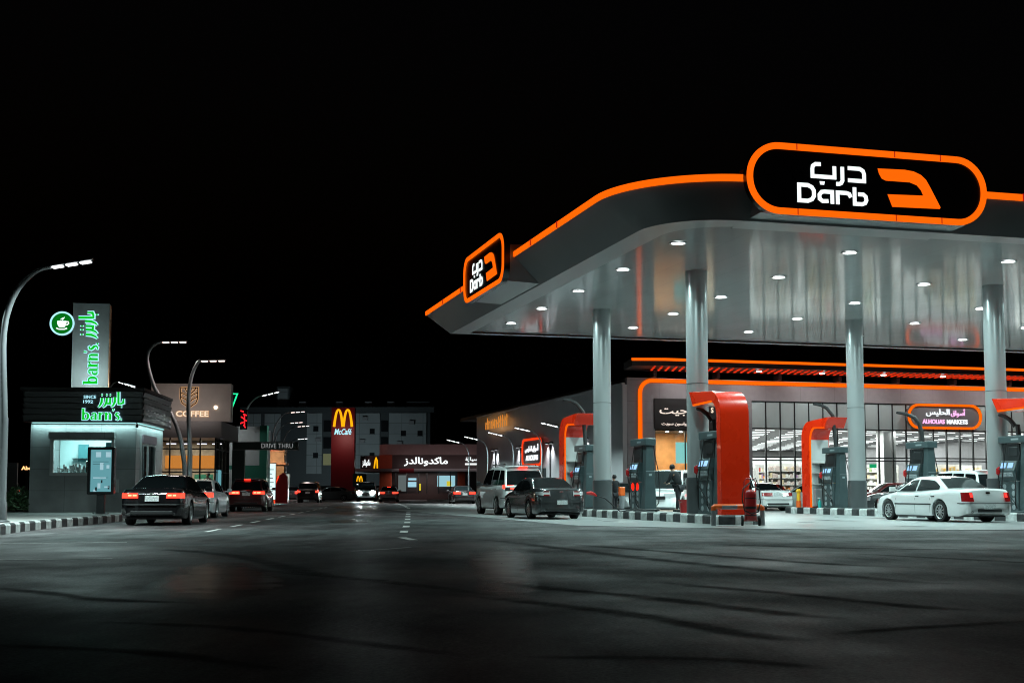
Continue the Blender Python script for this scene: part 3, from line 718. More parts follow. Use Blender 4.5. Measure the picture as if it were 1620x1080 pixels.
# ------------------------------------------------------------------ dispensers
def dispenser(u, v, label, lit):
    t = thing('fuel_dispenser', label, 'fuel pump', W(u, v, .30), PHI, 'fuel dispensers')
    b = MB()
    b.box(-.28, .28, -.62, .90, 0, .06)
    b.hexa([(-.24, -.58, .06), (.24, -.58, .06), (.24, -.16, .06), (-.24, -.16, .06), (-.13, -.52, 2.42), (.13, -.52, 2.42), (.13, -.22, 2.42), (-.13, -.22, 2.42)])
    b.box(-.25, .25, -.16, .86, .06, 1.08)
    b.build('cabinet', M['pump'], t, 0, .012)
    nk = MB(); nk.box(-.13, .13, -.10, .76, 1.74, 2.40); nk.build('neck', M['dark'], t)
    hd = MB()
    hd.hexa([(-.26, -.14, 1.09), (.26, -.14, 1.09), (.26, .84, 1.09), (-.26, .84, 1.09), (-.36, -.12, 1.45), (.36, -.12, 1.45), (.36, .82, 1.45), (-.36, .82, 1.45)])
    hd.hexa([(-.36, -.12, 1.45), (.36, -.12, 1.45), (.36, .82, 1.45), (-.36, .82, 1.45), (-.24, -.12, 1.80), (.24, -.12, 1.80), (.24, .82, 1.80), (-.24, .82, 1.80)])
    hd.build('control_head', M['pump'], t, 0, .015)
    tp = MB(); tp.box(-.22, .22, -.62, .92, 2.42, 2.68); tp.build('topper', M['pump'], t, 0, .03)
    lg = MB(); lg.box(-.225, -.221, -.20, .20, 2.52, 2.58); lg.build('topper_mark', M['pump_light'], t)
    for s in (-1, 1):
        sc = MB()
        for y0, y1 in ((.02, .30), (.40, .68)):
            sc.add([(s * (.332 + .004), y0, 1.55), (s * (.332 + .004), y1, 1.55), (s * (.272 + .004), y1, 1.73), (s * (.272 + .004), y0, 1.73)], [(0, 1, 2, 3)])
        sc.build('display', M['screen_blue'], t)
        # face of the near end also carries a display and keypad
        kp = MB(); kp.hexa([(s * .300, .0, 1.235), (s * .300, .74, 1.235), (s * .300, .74, 1.40), (s * .300, .0, 1.40), (s * .318, .0, 1.235), (s * .318, .74, 1.235), (s * .358, .74, 1.40), (s * .358, .0, 1.40)])
        for i in range(3):
            for j in range(2): kp.box(s * .345 - .015, s * .345 + .015, .05 + i * .26, .19 + i * .26, 1.28 + j * .09 - .02, 1.33 + j * .09 - .02)
        kp.build('keypad', M['pump_light'], t)
        stk = MB()
        for i in range(2):
            for j in range(4):
                if lit and j == 3: continue
                stk.lathe([(.095, -.004), (.095, .004)], 12, (s * .252, .10 + i * .48, .18 + j * .24), 'x')
        stk.build('grade_sticker', M['pump_light'], t)
        if lit:
            rl = MB()
            for i in range(2): rl.lathe([(.145, -.008), (.145, .008)], 14, (s * .256, .12 + i * .46, .90), 'x')
            rl.build('lit_grade_sign', M['red_led'], t)
        nz = MB(); nz.tube([(s * .38, .70, 1.30), (s * .44, .70, 1.36), (s * .44, .70, 1.52), (s * .36, .70, 1.58)], [.03, .045, .045, .03], 8)
        nz.box(s * .40 - .03, s * .40 + .03, .64, .76, 1.36, 1.50); nz.build('nozzle', M['red_plastic'], t, 40)
        hs = MB()
        for y, k in ((.48, 0), (-.34, 1)):
            x0 = s * .22
            hs.tube([(x0, y, 2.42), (s * .27, y, 2.1), (s * (.36 + .05 * k), y + .02, 1.5), (s * (.42 + .06 * k), y + .05, .8), (s * (.40 + .05 * k), y + .10, .30), (s * .34, y + .16, .14), (s * .29, y + .30, .32), (s * .37, .70, 1.0), (s * .41, .70, 1.34)], .018, 7)
        hs.build('hose', M['black'], t, 40)
    if not lit:
      bk_ = {0: 0.0, 1: .78, 2: -.42}[1 if v > 9 else (2 if v < 0 else 0)]
      bo = MB(); bo.tube([(0, .05, 2.66), (.0, .1, 3.05), (-.06, .16, 3.40 + bk_ * .9), (-.22 - .1 * bk_, .26, 3.66 + bk_), (-.50 + (.2 if bk_ < 0 else 0), .42, 3.80 + bk_), (-.80 + (.4 if bk_ < 0 else 0), .60, 3.86 + bk_)], [.085, .085, .085, .08, .07, .05], 8); bo.build('hose_boom', M['black'], t, 40)
    td = MB(); td.box(-.16, .16, -.05, .45, 1.95, 2.3); td.build('camera_hood', M['dark'], t, 0, .03)
    tr = MB(); tr.box(-.165, .165, -.5525, -.545, 1.46, 1.475); tr.box(-.05, .06, -.562, -.548, 1.30, 1.38); tr.build('service_label', M['pump_light'], t)
dispenser(0, -1.45, 'grey fuel dispenser under the tall red arch by the extinguisher', False)
dispenser(0, 4.9, 'grey fuel dispenser with two lit red discs between two columns', True)
dispenser(0, 11.7, 'grey fuel dispenser beside the dark grey sedan, partly behind a column', False)
dispenser(11.65, 11.3, 'grey fuel dispenser under the red arch by the parked cars', False)
dispenser(11.65, 4.6, 'grey fuel dispenser standing just behind the white sedan roof', False)
dispenser(11.65, -1.25, 'grey fuel dispenser at the right edge of the photo', False)

# ------------------------------------------------------------------ the store
sto = thing('store_building', 'wide glass fronted store with orange outline lights and overhanging roof', 'store', W(0, 33), PHI)
w = MB()
w.box(9.9, 11.7, 0, .4, .15, 7.95); w.box(11.7, 15.9, .0, .4, 6.7, 7.95); w.box(15.9, 18.2, 0, .4, .15, 7.95); w.box(18.2, 47, 0, .4, 6.68, 7.95)
w.box(46.6, 47, .4, 45, .15, 7.95)
w.build('front_wall', M['store_wall'], sto)
rfm = MB(); rfm.box(9.9, 47, .4, 45, 7.6, 7.9); rfm.build('roof', M['roof_dark'], sto)
ol = MB()
pts = [(10.72, .2), (10.72, 7.0)] + [(10.72 + .75 - .75 * math.cos(R(a)), 7.0 + .78 * math.sin(R(a))) for a in range(15, 91, 15)] + [(47, 7.78)]
ol.stroke(pts, .24, -.10, -.003); ol.build('outline_light', M['orange_led'], sto)
# overhanging roof edge with red light tubes underneath
oh = MB(); oh.prism([(9.3, -2.55), (11.2, -3.0), (47, -3.0), (47, .3), (9.8, .3)], 'z', 8.42, 8.86); oh.build('overhang', M['roof_dark'], sto)
oe = MB(); oe.prism([(9.22, -2.58), (11.19, -3.06), (47, -3.06), (47, -3.0), (11.2, -3.0), (9.3, -2.55)], 'z', 8.70, 8.86); oe.build('overhang_light', M['orange_led'], sto)
tb = MB()
k = 0
x = 10.6
while x < 46:
    tb.hexa([(x, -2.7, 8.36), (x + .11, -2.7, 8.36), (x + .81, -.35, 8.36), (x + .70, -.35, 8.36), (x, -2.7, 8.415), (x + .11, -2.7, 8.415), (x + .81, -.35, 8.415), (x + .70, -.35, 8.415)]); x += .46
tag(tb.build('red_light_tubes', M['tube_red'], sto))
rail = MB()
for y in (-2.75, -1.55, -.30): rail.box(10.3, 46.5, y, y + .05, 8.34, 8.36)
rail.build('tube_rail', M['dark'], sto)
for i in range(8):
    d = MB(); d.lathe([(.16, 8.30), (.16, 8.335)], 12, (13.5 + i * 4.3, -1.9, 0)); d.build('soffit_light', M['down_led'], sto)
    area('soffit_lamp', sto, (13.5 + i * 4.3, -1.9, 8.28), 70, .3, (1, .93, .9))
for i in range(9):
    po = MB(); po.box(11.4 + i * 4.2, 11.6 + i * 4.2, -.6, .2, 7.952, 8.36); po.build('roof_strut', M['dark'], sto)
# glazing
ms = MB()
for i in range(30): ms.box(18.2 + i - .035, 18.2 + i + .035, .06, .20, .2, 6.68)
for z in (.2, 2.93, 3.12, 4.92, 6.62): ms.box(18.2, 47, .05, .19, z, z + .07)
for xx in (11.7, 13.7, 15.86): ms.box(xx, xx + .06, .08, .16, .2, 4.83)
ms.build('mullions', M['mullion'], sto)
gl = MB(); gl.box(18.2, 46.6, .11, .13, .2, 4.95); gl.box(11.7, 15.9, .11, .13, .2, 4.83); gl.build('shop_window', M['glass'], sto)
gu = MB(); gu.box(18.2, 46.6, .10, .14, 4.96, 6.66); gu.build('upper_panes', M['glass_upper'], sto)
# interior
it = MB(); it.box(9.9, 47, .4, 45, .14, .21); it.build('interior_floor', M['int_floor'], sto)
it = MB(); it.box(16.0, 46.6, 44.6, 45, .2, 5.2); it.box(16.0, 16.2, .5, 44.6, .2, 6.6); it.build('back_wall', M['int_white'], sto)
it = MB(); it.box(16.2, 46.6, 42, 44.6, 3.3, 4.4); it.build('bulkhead', M['int_white'], sto)
it = MB(); it.box(16.2, 46.6, .5, 44.6, 5.06, 5.3); it.build('ceiling', M['int_ceiling'], sto)
lt = MB()
for r_ in range(18):
    for c_ in range(11):
        x = 16.6 + c_ * 2.75 + (r_ % 3) * .85; y = 1.2 + r_ * 2.35
        if x + 1.9 > 46.4: continue
        lt.hexa([(x, y, 5.02), (x + 1.55, y + .35, 5.02), (x + 1.55, y + .44, 5.02), (x, y + .09, 5.02), (x, y, 5.055), (x + 1.55, y + .35, 5.055), (x + 1.55, y + .44, 5.055), (x, y + .09, 5.055)])
lt.build('light_bars', emis('shop_light', (1, .99, .97), 2.2), sto)
for c_ in range(5):
    for y, p_ in ((3, 560), (12, 650), (24, 650), (37, 900)):
        area('shop_lamp', sto, (19.5 + c_ * 5.9, y, 4.95), p_, 4.5, (1, .98, .95), size_y=4.0)
ic = MB()
for x in (28.4, 39.5): ic.box(x, x + .9, 1.5, 2.4, .2, 5.05)
ic.build('interior_column', M['int_white'], sto)
# bakery corner on the left
bk = MB(); bk.box(11.5, 16.0, 4.5, 4.7, .2, 6.7); bk.box(11.3, 11.5, .5, 4.7, .2, 6.7); bk.build('bakery_wall', M['warm_in'], sto)
bk = MB(); bk.box(11.5, 16.0, .5, 4.5, 4.75, 4.9); bk.build('bakery_ceiling', M['int_ceiling'], sto)
bc = MB(); bc.box(11.9, 15.6, 1.6, 2.3, .2, 1.25); bc.build('bakery_counter', M['wood'], sto, 0, .03)
dlm = MB()
for x in (12.1, 13.0, 13.9, 14.8): dlm.lathe([(.10, 4.70), (.10, 4.745)], 10, (x, 1.2, 0))
dlm.build('bakery_light', M['down_led'], sto)
area('bakery_lamp', sto, (13.6, 2.2, 4.7), 330, 2.5, (1, .85, .62), size_y=1.5)
ad = MB(); ad.box(13.3, 15.4, .55, .62, 2.75, 4.05); ad.build('ad_screen', M['screen_ad'], sto)
ad = MB(); ad.tube([(14.15, .53, 3.1), (15.0, .53, 3.75)], .16, 10); ad.build('ad_picture', M['grey_paint'], sto, 40)

def wall_sign(name, label, loc, rz, group=None): return thing(name, label, 'sign', loc, rz, group)
bs = wall_sign('bakery_sign', 'black shop sign with white Arabic lettering above the warm lit window', W(13.75, 33, 5.76), PHI)
m = MB(); m.box(-2.1, 2.1, -.07, -.003, -.93, .94); m.build('sign_panel', mat('bakery_panel', (.03, .03, .031), .4), bs)
text_mb('باجيت', -.60, .18, 2.35, .60, -.075, .05, .012, ar=True).build('letters', M['warm_led'] if 0 else emis('warm_letter', (1, .86, .74), .95), bs)
text_mb('كرواسون سويت', -.70, -.62, 1.9, .24, -.075, .03, .02, ar=True).build('small_letters', emis('warm_letter_small', (1, .85, .75), .9), bs)
text_mb("SWEETS"[-1], 1.72, .27, .16, .34, -.075, .04, .02).build('latin_letter', emis('warm_letter_s', (1, .8, .6), 1.1), bs)

ms_ = wall_sign('market_sign', 'rounded grey market sign with orange rim and two lines of lettering', W(31.85, 32.75, 5.87), PHI)
hw, hh = 2.75, .82
m = MB(); m.prism(rrect(hw - .02, hh - .02, hh * .95, 10), 'y', -.02, .24); m.build('sign_panel', M['grey_paint'], ms_)
m = MB(); m.ring(rrect(hw, hh, hh * .97, 10), rrect(hw - .15, hh - .15, (hh - .15) * .97, 10), 'y', -.12, -.02); m.build('light_frame', M['orange_led'], ms_)
lw = emis('white_letter', (.92, .97, 1), 1.2); lp = emis('pink_letter', (1, .50, .85), 1.2)
text_mb('الحليس', -.52, .25, 1.75, .50, -.022, .05, .018, ar=True).build('arabic_letters', lw, ms_)
text_mb('أسواق', 1.0, .25, 1.1, .55, -.022, .05, .018, ar=True).build('arabic_word', lp, ms_)
text_mb('ALHOLIAS', -.85, -.33, 1.65, .30, -.022, .05, .03).build('latin_word', lp, ms_)
text_mb('MARKETS', .92, -.33, 1.55, .30, -.022, .05, .03).build('latin_letters', lw, ms_)

# shelves with goods
goods = [mat('goods_%d' % i, c, .5) for i, c in enumerate([(.65, .22, .05), (.65, .55, .35), (.5, .06, .04), (.35, .45, .2), (.7, .7, .65), (.35, .2, .4), (.7, .42, .1), (.6, .5, .45)])]
gm = MB()
def shelf_unit(x, y, label, zs=(.35, .8, 1.25, 1.7, 2.15)):
    s = thing('store_shelf', label, 'shelf', W(x, 33 + y, .21), PHI, 'goods shelves in the store')
    m = MB(); m.box(-1.2, 1.2, .25, .30, 0, 2.65); m.box(-1.23, -1.2, -.2, .3, 0, 2.65); m.box(1.2, 1.23, -.2, .3, 0, 2.65); m.build('back_panel', M['shelf'], s)
    m = MB()
    for z in zs: m.box(-1.2, 1.2, -.2, .25, z - .04, z)
    m.build('shelf_boards', M['shelf'], s)
    base = rnd.randrange(8)
    for z in zs:
        xx = -1.15
        while xx < 1.1:
            wd = rnd.uniform(.07, .22); hh_ = rnd.uniform(.14, .33)
            a = [W(x + xx + dx, 33 + y + dy) for dx, dy in ((0, -.17), (wd, -.17), (wd, .15), (0, .15))]
            gm.hexa([(p.x, p.y, .21 + z) for p in a] + [(p.x, p.y, .21 + z + hh_) for p in a], rnd.choice([base, base, 1, 4, rnd.randrange(8)]))
            xx += wd + rnd.uniform(.0, .03)
for i, (x, y, lb) in enumerate([(18.0 + 1.4, 5.0, 'white goods shelf seen in the window just right of the tall red arch'), (22.2, 3.6, 'store shelf of orange packets left of the second red arch'), (25.0, 3.4, 'store shelf of mixed goods just left of the arch with shelves'), (30.9, 6.0, 'store shelf of purple and orange boxes right of the column'), (34.2, 3.6, 'store shelf of bright goods near the checkout'), (37.3, 5.5, 'store shelf of goods at the far right of the shop window'), (20.6, 9.0, 'deeper store shelf above the roof of the parked white sedan'), (23.7, 8.0, 'deeper store shelf between the two nearer shelves left of the arch'), (29.6, 11.0, 'deep narrow looking shelf right beside the green exit sign'), (33.2, 9.5, 'deeper store shelf behind the checkout counter with plants')]):
    shelf_unit(x, y, lb)
tag(gm.build('packaged_goods', goods), 'small bright packets and boxes crowding the store shelves', 'goods', kind='stuff')
ck = thing('checkout_counter', 'dark checkout counter with plants inside the store window', 'counter', W(31.8, 34.6, .21), PHI)
m = MB(); m.box(-1.4, 1.4, -.3, .3, 0, 1.0); m.build('body', M['dark'], ck, 0, .02)
m = MB(); m.box(-1.5, 1.5, -.38, .38, 1.0, 1.05); m.build('counter_top', M['shelf'], ck)
ex = thing('exit_sign', 'small green lit exit sign inside the store window', 'sign', W(28.9, 36.6, 2.72), PHI)
m = MB(); m.box(-.3, .3, -.04, .04, -.13, .13); m.build('lit_face', emis('exit_green', (.02, .5, .2), .8), ex)

# ------------------------------------------------------------------ long side wing
wg = thing('wing_building', 'long grey glossy panelled building wing running back beside the store', 'building', W(0, 33), PHI)
prof = [(9.6, 0.02)]
L = [(9.6, 0.0), (9.6, 37.0)]
for i in range(1, 7):
    a = R(180 - 15 * i); L.append((9.6 + 1.8 + 1.8 * math.cos(a), 37 + 1.8 * math.sin(a)))
L += [(15.6, 38.8), (15.6, 6), (9.88, 6), (9.88, 0.0)]
m = MB(); m.prism(L, 'z', 0, 7.5); m.build('wall', M['wing'], wg, 30)
for y in (7.1, 14.9, 22.7, 30.5):
    m = MB(); m.box(9.55, 9.598, y - .11, y + .11, .2, 4.5); m.build('wall_joint', M['dark'], wg)
    for d in (-.55, .55):
        m = MB(); m.box(9.34, 9.598, y + d - .12, y + d + .12, 4.42, 4.54); wl = m.build('wall_light', M['dark'], wg)
        m = MB(); m.box(9.38, 9.55, y + d - .10, y + d + .10, 4.405, 4.418); m.build('light_lens', M['white_led'], wl)
        area('wall_wash', wg, (9.42, y + d, 4.38), 48, .15, (.95, .97, 1), (0, R(6), 0), spread=95)
m = MB(); m.prism([(x * 1.0 - .05, y) for x, y in L[:8]] + [(11.4, 38.0), (10.2, 36.6), (9.75, 36), (9.75, 0)], 'z', 7.5, 7.62); m.build('coping', M['wing'], wg)
m = MB(); m.box(9.45, 9.59, 16.0, 20.2, .2, 2.7); m.build('entrance', M['mullion'], wg)
ws = wall_sign('wing_sign', 'slanting wing wall sign in a rounded orange frame above parked cars', W(9.45, 52.1, 3.95), PHI - math.pi / 2)
m = MB(); m.prism(rrect(2.6, 1.0, .55, 8), 'y', -.02, .13); m.build('sign_panel', M['grey_paint'], ws)
m = MB(); m.ring(rrect(2.65, 1.05, .6, 8), rrect(2.42, .88, .48, 8), 'y', -.08, -.022); m.build('light_frame', emis('orange_red', (1, .05, .008), 1.1), ws)
text_mb('أسواق الحليس', 0, .28, 3.6, .62, -.024, .04, .02, ar=True).build('arabic_letters', lw, ws)
text_mb('ALHOLIAS', 0, -.42, 3.2, .40, -.024, .04, .03).build('latin_letters', lw, ws)
am = wall_sign('amber_reflection', 'faint amber glowing strokes imitating reflected lettering high on the far end of the grey wing', W(9.55, 63.0, 6.75), PHI - math.pi / 2)  # glowing strokes put in where the glossy wall mirrors amber lettering
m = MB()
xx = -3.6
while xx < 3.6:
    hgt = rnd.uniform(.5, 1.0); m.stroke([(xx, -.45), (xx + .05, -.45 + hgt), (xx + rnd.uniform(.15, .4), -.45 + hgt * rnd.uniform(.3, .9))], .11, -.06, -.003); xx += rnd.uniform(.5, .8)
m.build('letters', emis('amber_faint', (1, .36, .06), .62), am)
area('amber_glow', am, (0, -.5, -.2), 14, 5, (1, .5, .2), (R(90), 0, 0), size_y=1)  # unseen lamp giving the wall an amber glow around the strokes

# ------------------------------------------------------------------ vehicles
def lerp(a, b, t): return a + (b - a) * t
def interp(x, pts):
    if x <= pts[0][0]: return pts[0][1]
    for (a, p), (b, q) in zip(pts[:-1], pts[1:]):
        if x <= b: return p if b == a else lerp(p, q, (x - a) / (b - a))
    return pts[-1][1]
SEDAN = dict(W=1.86, H=1.47, wb=2.90, ro=1.16, fo=.92, zb=.20, R=.335, deck=1.04, belt=.96, hood=.90, nose=.70, yb=-1.62, yrr=-.78, yrf=.42, yw=1.22, wr=.66, suv=False)
SUV = dict(W=1.96, H=1.92, wb=2.85, ro=1.10, fo=.90, zb=.30, R=.39, deck=1.16, belt=1.16, hood=1.14, nose=.90, yb=-2.46, yrr=-2.16, yrf=.55, yw=1.12, wr=.80, suv=True)
PT = {}
def car(name, label, cat, loc, rz, base, col, tail='off', head='off', group=None, metal=0.0, rough=.28, sc=1.0, detail=2, windows='dark', spokes=5, high=False, rails=False, tl=None, chrome_bar=False, exhaust=2, badge=True, plate=True, side_strip=False, brake_light=False, rimdark=False, **ov):
    S = dict(base); S.update(ov)
    W_, H = S['W'] / 2, S['H']; wb = S['wb']; yr = -wb / 2 - S['ro']; yf = wb / 2 + S['fo']; zb0 = S['zb']; Rw = S['R']; suv = S['suv']
    t = thing(name, label, cat, loc, rz, group); t.scale = (sc, sc, sc)
    key = (tuple(col), metal, rough)
    if key not in PT: PT[key] = paint('car_paint_%d' % len(PT), col, metal, rough)
    pm = PT[key]
    def wy(y):                                       # half width in plan
        d = min(y - yr, yf - y); k = .42
        front = (yf - y) < (y - yr)
        lo = .70 if front else (.86 if suv else .80)
        if d >= k: q = 1
        else: q = lo + (1 - lo) * math.sqrt(max(0, 1 - (1 - d / k) ** 2))
        taper = 1 - .045 * max(0, abs(y) - wb / 2) / 1.0
        return W_ * q * taper
    top = [(yr, S['deck'] - .06), (yr + .10, S['deck'] - .005), (S['yb'], S['deck'] + (.02 if not suv else 0)), (S['yb'] + .5, lerp(S['deck'], S['belt'], .5) + .01), (0, S['belt']), (S['yw'], S['belt'] - .01), (S['yw'] + .25, lerp(S['belt'], S['hood'], .6)), (yf - .45, S['hood'] - .05), (yf - .12, lerp(S['hood'], S['nose'], .6)), (yf, S['nose'])]
    if suv: top[2] = (yr + .12, S['deck']); top[3] = (-.8, lerp(S['deck'], S['belt'], .7))
    def zt(y): return interp(y, top)
    Ra = Rw + .075
    def zb(y):
        z = zb0
        for yc in (-wb / 2, wb / 2):
            d = abs(y - yc)
            if d <= Ra: z = max(z, Rw + math.sqrt(max(0, Ra * Ra - d * d)) * .98)
        d = min(y - yr, yf - y)
        if d < .35: z = max(z, zb0 + .10 * (1 - d / .35))
        return z
    def shear(y, z):                                 # upper parts lean in at both ends
        d = y - yr
        s = 0
        if d < .45: s += (1 - d / .45) * (.14 if not suv else .10) * max(0, min(1, (z - .58 * S['deck']) / (.42 * S['deck']))) + (1 - d / .45) * .06 * max(0, min(1, (zb0 + .2 - z) / .2))
        d = yf - y
        if d < .5: s -= (1 - d / .5) * .22 * max(0, min(1, (z - .5) / .4))
        return y + s
    fr = [0, .10, .34, .58, .80, .93, 1.0]; fx = [.955, .985, .998, 1.0, .985, .955, .90]
    def bx(y, z):                                    # body half width at height z
        f = (z - zb0) / max(.05, zt(y) - zb0)
        return wy(y) * interp(f, list(zip(fr, fx)))
    ys = [yr, yr + .02, yr + .06, yr + .12, yr + .2, yr + .3, yr + .42] + [yf - d for d in (.42, .3, .2, .12, .06, .02, 0)]
    for yc in (-wb / 2, wb / 2):
        ys += [yc + Ra * math.sin(R(a)) for a in range(-90, 91, 15)] + [yc - Ra - .004, yc + Ra + .004]
    ys += [-wb / 2 + Ra + (wb - 2 * Ra) * i / 8 for i in range(1, 8)] + [S['yb'], S['yw']]
    ys = sorted(y for y in set(round(y, 4) for y in ys) if yr <= y <= yf)
    rows = []
    for y in ys:
        b = zb(y); T = zt(y); w = wy(y); h = []
        h.append((0, b)); h.append((w * .86, b))
        for i, (f, x) in enumerate(zip(fr, fx)):
            z = max(zb0 + f * (T - zb0), b + .004 * i); h.append((w * x, z))
        cr = .035 * (1 if y > S['yw'] or y < S['yb'] else .5)
        h.append((w * .80, T + .012)); h.append((w * .45, T + cr)); h.append((0, T + cr + .008))
        ring = [(x, shear(y, z), z) for x, z in h] + [(-x, shear(y, z), z) for x, z in h[-2:0:-1]]
        rows.append(ring)
    m = MB(); m.grid(rows, closed=True); n = len(rows[0])
    m.f += [tuple(range(n - 1, -1, -1)), tuple(range((len(rows) - 1) * n, len(rows) * n))]; m.mi += [0, 0]
    body = m.build('body', pm, t, 38)
    # greenhouse
    rp = [(S['yb'] - .02, zt(S['yb']) - .05), (S['yrr'], H - .045), ((S['yrr'] + S['yrf']) / 2, H), (S['yrf'], H - .03), (S['yw'] + .04, zt(S['yw']) - .05)]
    sm = .05 if suv else .13
    def zr(y): return sum(interp(y + d * sm, rp) for d in (-1, -.66, -.33, 0, .33, .66, 1)) / 7
    wbelt = W_ * .925; wroof = W_ * S['wr']; bz = S['belt']
    def sx(z):
        k = max(0, min(1, (z - bz) / (H - bz))); return lerp(wbelt, wroof, k ** 1.15)
    def yin(y):                                      # narrow a little towards the rear
        return 1 - .06 * max(0, (-y - .5)) / 1.5 - .04 * max(0, y - .4)
    gy = [S['yb'] + (S['yrr'] - S['yb']) * i / 7 for i in range(8)] + [lerp(S['yrr'], S['yrf'], i / 7) for i in range(1, 7)] + [lerp(S['yrf'], S['yw'], i / 7) for i in range(8)]
    if suv: gy = [S['yb'] - .02] + gy
    rows = []
    for y in gy:
        zz = zr(y); b = zt(y) - .06; zz = max(zz, b + .01); h = []
        for f in (0, .3, .6, .86): z = lerp(b, zz, f); h.append((sx(z) * yin(y), z))
        e = sx(zz) * yin(y)
        h += [(e - .015, lerp(b, zz, .95)), (e - .06, zz - .005), (e * .6, zz + .012), (0, zz + .02)]
        rows.append([(x, y, z) for x, z in h] + [(-x, y, z) for x, z in h[-2::-1]])
    m = MB(); m.grid(rows)
    k = len(rows[0])
    m.f += [tuple(range(k)), tuple(range((len(rows) - 1) * k, len(rows) * k))]; m.mi += [0, 0]
    m.build('roof', pm, t, 40)
    gm_ = {'dark': M['car_glass'], 'grey': M['car_glass_clear']}[windows]
    def side_window(y0, y1, pil):
        rows = {1: [], -1: []}
        N = 12
        for i in range(N + 1):
            y = lerp(y0, y1, i / N); lo = zt(y) + .035; hi = zr(y) - pil
            hi = min(hi, H - pil - .01)
            if hi - lo < .012: hi = lo + .012
            for s in (1, -1):
                rows[s].append([(s * (sx(lerp(lo, hi, f)) * yin(y) + .009), y, lerp(lo, hi, f)) for f in (0, .33, .66, 1)])
        for s in (1, -1): m = MB(); m.grid(rows[s]); m.build('side_window', gm_, t)
    bp = (S['yrr'] + S['yrf']) / 2 + .22
    q0 = S['yb'] + (.45 if not suv else .25)
    if suv:
        side_window(q0, -wb / 2 - .05 if q0 < -wb / 2 - .3 else q0 + .3, .13); side_window(-wb / 2 + .05, bp - .04, .13)
    else:
        side_window(q0, bp - .04, .105)
    side_window(bp + .04, S['yw'] - .16, .105)
    def slope_glass(nm, a, b, mg, lo, hi):
        rows = []
        for i in range(9):
            f = lerp(lo, hi, i / 8); y = lerp(a, b, f); z = zr(y); e = (sx(z) - mg) * yin(y)
            sl = (zr(y + .02) - zr(y - .02)) / .04; nn = math.hypot(1, sl); ny, nz = -sl / nn, 1 / nn
            r_ = []
            for j in range(-5, 6):
                x = e * j / 5; zz = z + .02 - .014 * abs(j / 5) ** 1.5
                r_.append((x, y + ny * .012, zz + nz * .012))
            rows.append(r_)
        m = MB(); m.grid(rows); return m.build(nm, gm_, t, 60)
    slope_glass('rear_window', S['yb'], S['yrr'], .07, .12 if not suv else .05, .93 if not suv else .80)
    slope_glass('windscreen', S['yw'], S['yrf'], .07, .06, .96)
    # lamps that follow the corner
    def corner_strip(z0, z1, x0f, ln, out, rear=True, z0s=None, z1s=None):
        res = []
        for s in (1, -1):
            ye = yr if rear else yf; sg = 1 if rear else -1
            zm = (z0 + z1) / 2
            path = [(x0f * wy(ye + sg * .001), ye)]; w0 = wy(ye)
            path = [(lerp(x0f * w0, w0 * .97, i / 4), ye) for i in range(5)]
            for d in (.01, .03, .06, .10, .15, .21, .28, .36):
                if d < ln: path.append((bx(ye + sg * d, zm), ye + sg * d))
            path.append((bx(ye + sg * ln, zm), ye + sg * ln))
            rows = []
            N = len(path)
            for i, (x, y) in enumerate(path):
                a = Vector(path[max(i - 1, 0)]); b = Vector(path[min(i + 1, N - 1)]); d = (b - a)
                nn = Vector((d.y, -d.x)) * (1 if rear else -1)
                nn = nn.normalized() if nn.length > 0 else Vector((0, -1))
                if nn.x < 0: nn.x = abs(nn.x)
                r_ = []
                f = i / (N - 1)
                a0 = z0 + ((z0s - z0) * f if z0s else 0); a1 = z1 + ((z1s - z1) * f if z1s else 0)
                for z, k in ((a0, -.02), (a0, out), (a1, out), (a1, -.02)):
                    r_.append((s * (x + nn.x * k), shear(y, z) + nn.y * k, z))
                rows.append(r_)
            m = MB(); m.grid(rows); res.append(m)
        return res
    dk = S['deck']
    tl = tl or dict(z0=dk - .27, z1=dk - .09, x0=.52, ln=.26)
    for mm in corner_strip(tl['z0'], tl['z1'], tl['x0'], tl['ln'], .012, True, tl.get('z0s'), tl.get('z1s')):
        lampo = mm.build('tail_light', M['tail_on'] if tail == 'on' else (M['tail_off'] if tail in ('off', 'half') else M['lens_clear']), t, 50)
        if tail == 'on' and detail > 1:
            s = 1 if mm.v[0][0] > 0 else -1
            c = MB(); zc = (tl['z0'] + tl['z1']) / 2
            for a, b in ((tl['x0'] + .05, tl['x0'] + .20), (tl['x0'] + .25, .94)):
                xa, xb = a * wy(yr), b * wy(yr)
                c.hexa([(s * xa, shear(yr, zc) - .016, zc - .025), (s * xb, shear(yr, zc) - .016, zc - .018), (s * xb, shear(yr, zc) + .02, zc - .018), (s * xa, shear(yr, zc) + .02, zc - .025), (s * xa, shear(yr, zc) - .016, zc + .03), (s * xb, shear(yr, zc) - .016, zc + .035), (s * xb, shear(yr, zc) + .02, zc + .035), (s * xa, shear(yr, zc) + .02, zc + .03)])
            c.build('lamp_core', M['tail_core'], lampo)
        if tail == 'clear' and detail > 1:
            s = 1 if mm.v[0][0] > 0 else -1
            c = MB(); xa, xb = (tl['x0'] + .04) * wy(yr), wy(yr) * .95
            for z0, z1 in ((tl['z1'] - .04, tl['z1'] - .005), (tl['z0'] + .005, tl['z0'] + .05)): c.box(min(s * xa, s * xb), max(s * xa, s * xb), shear(yr, z0) - .016, shear(yr, z0) + .06, z0, z1)
            c.build('lamp_core', M['tail_off'], lampo)
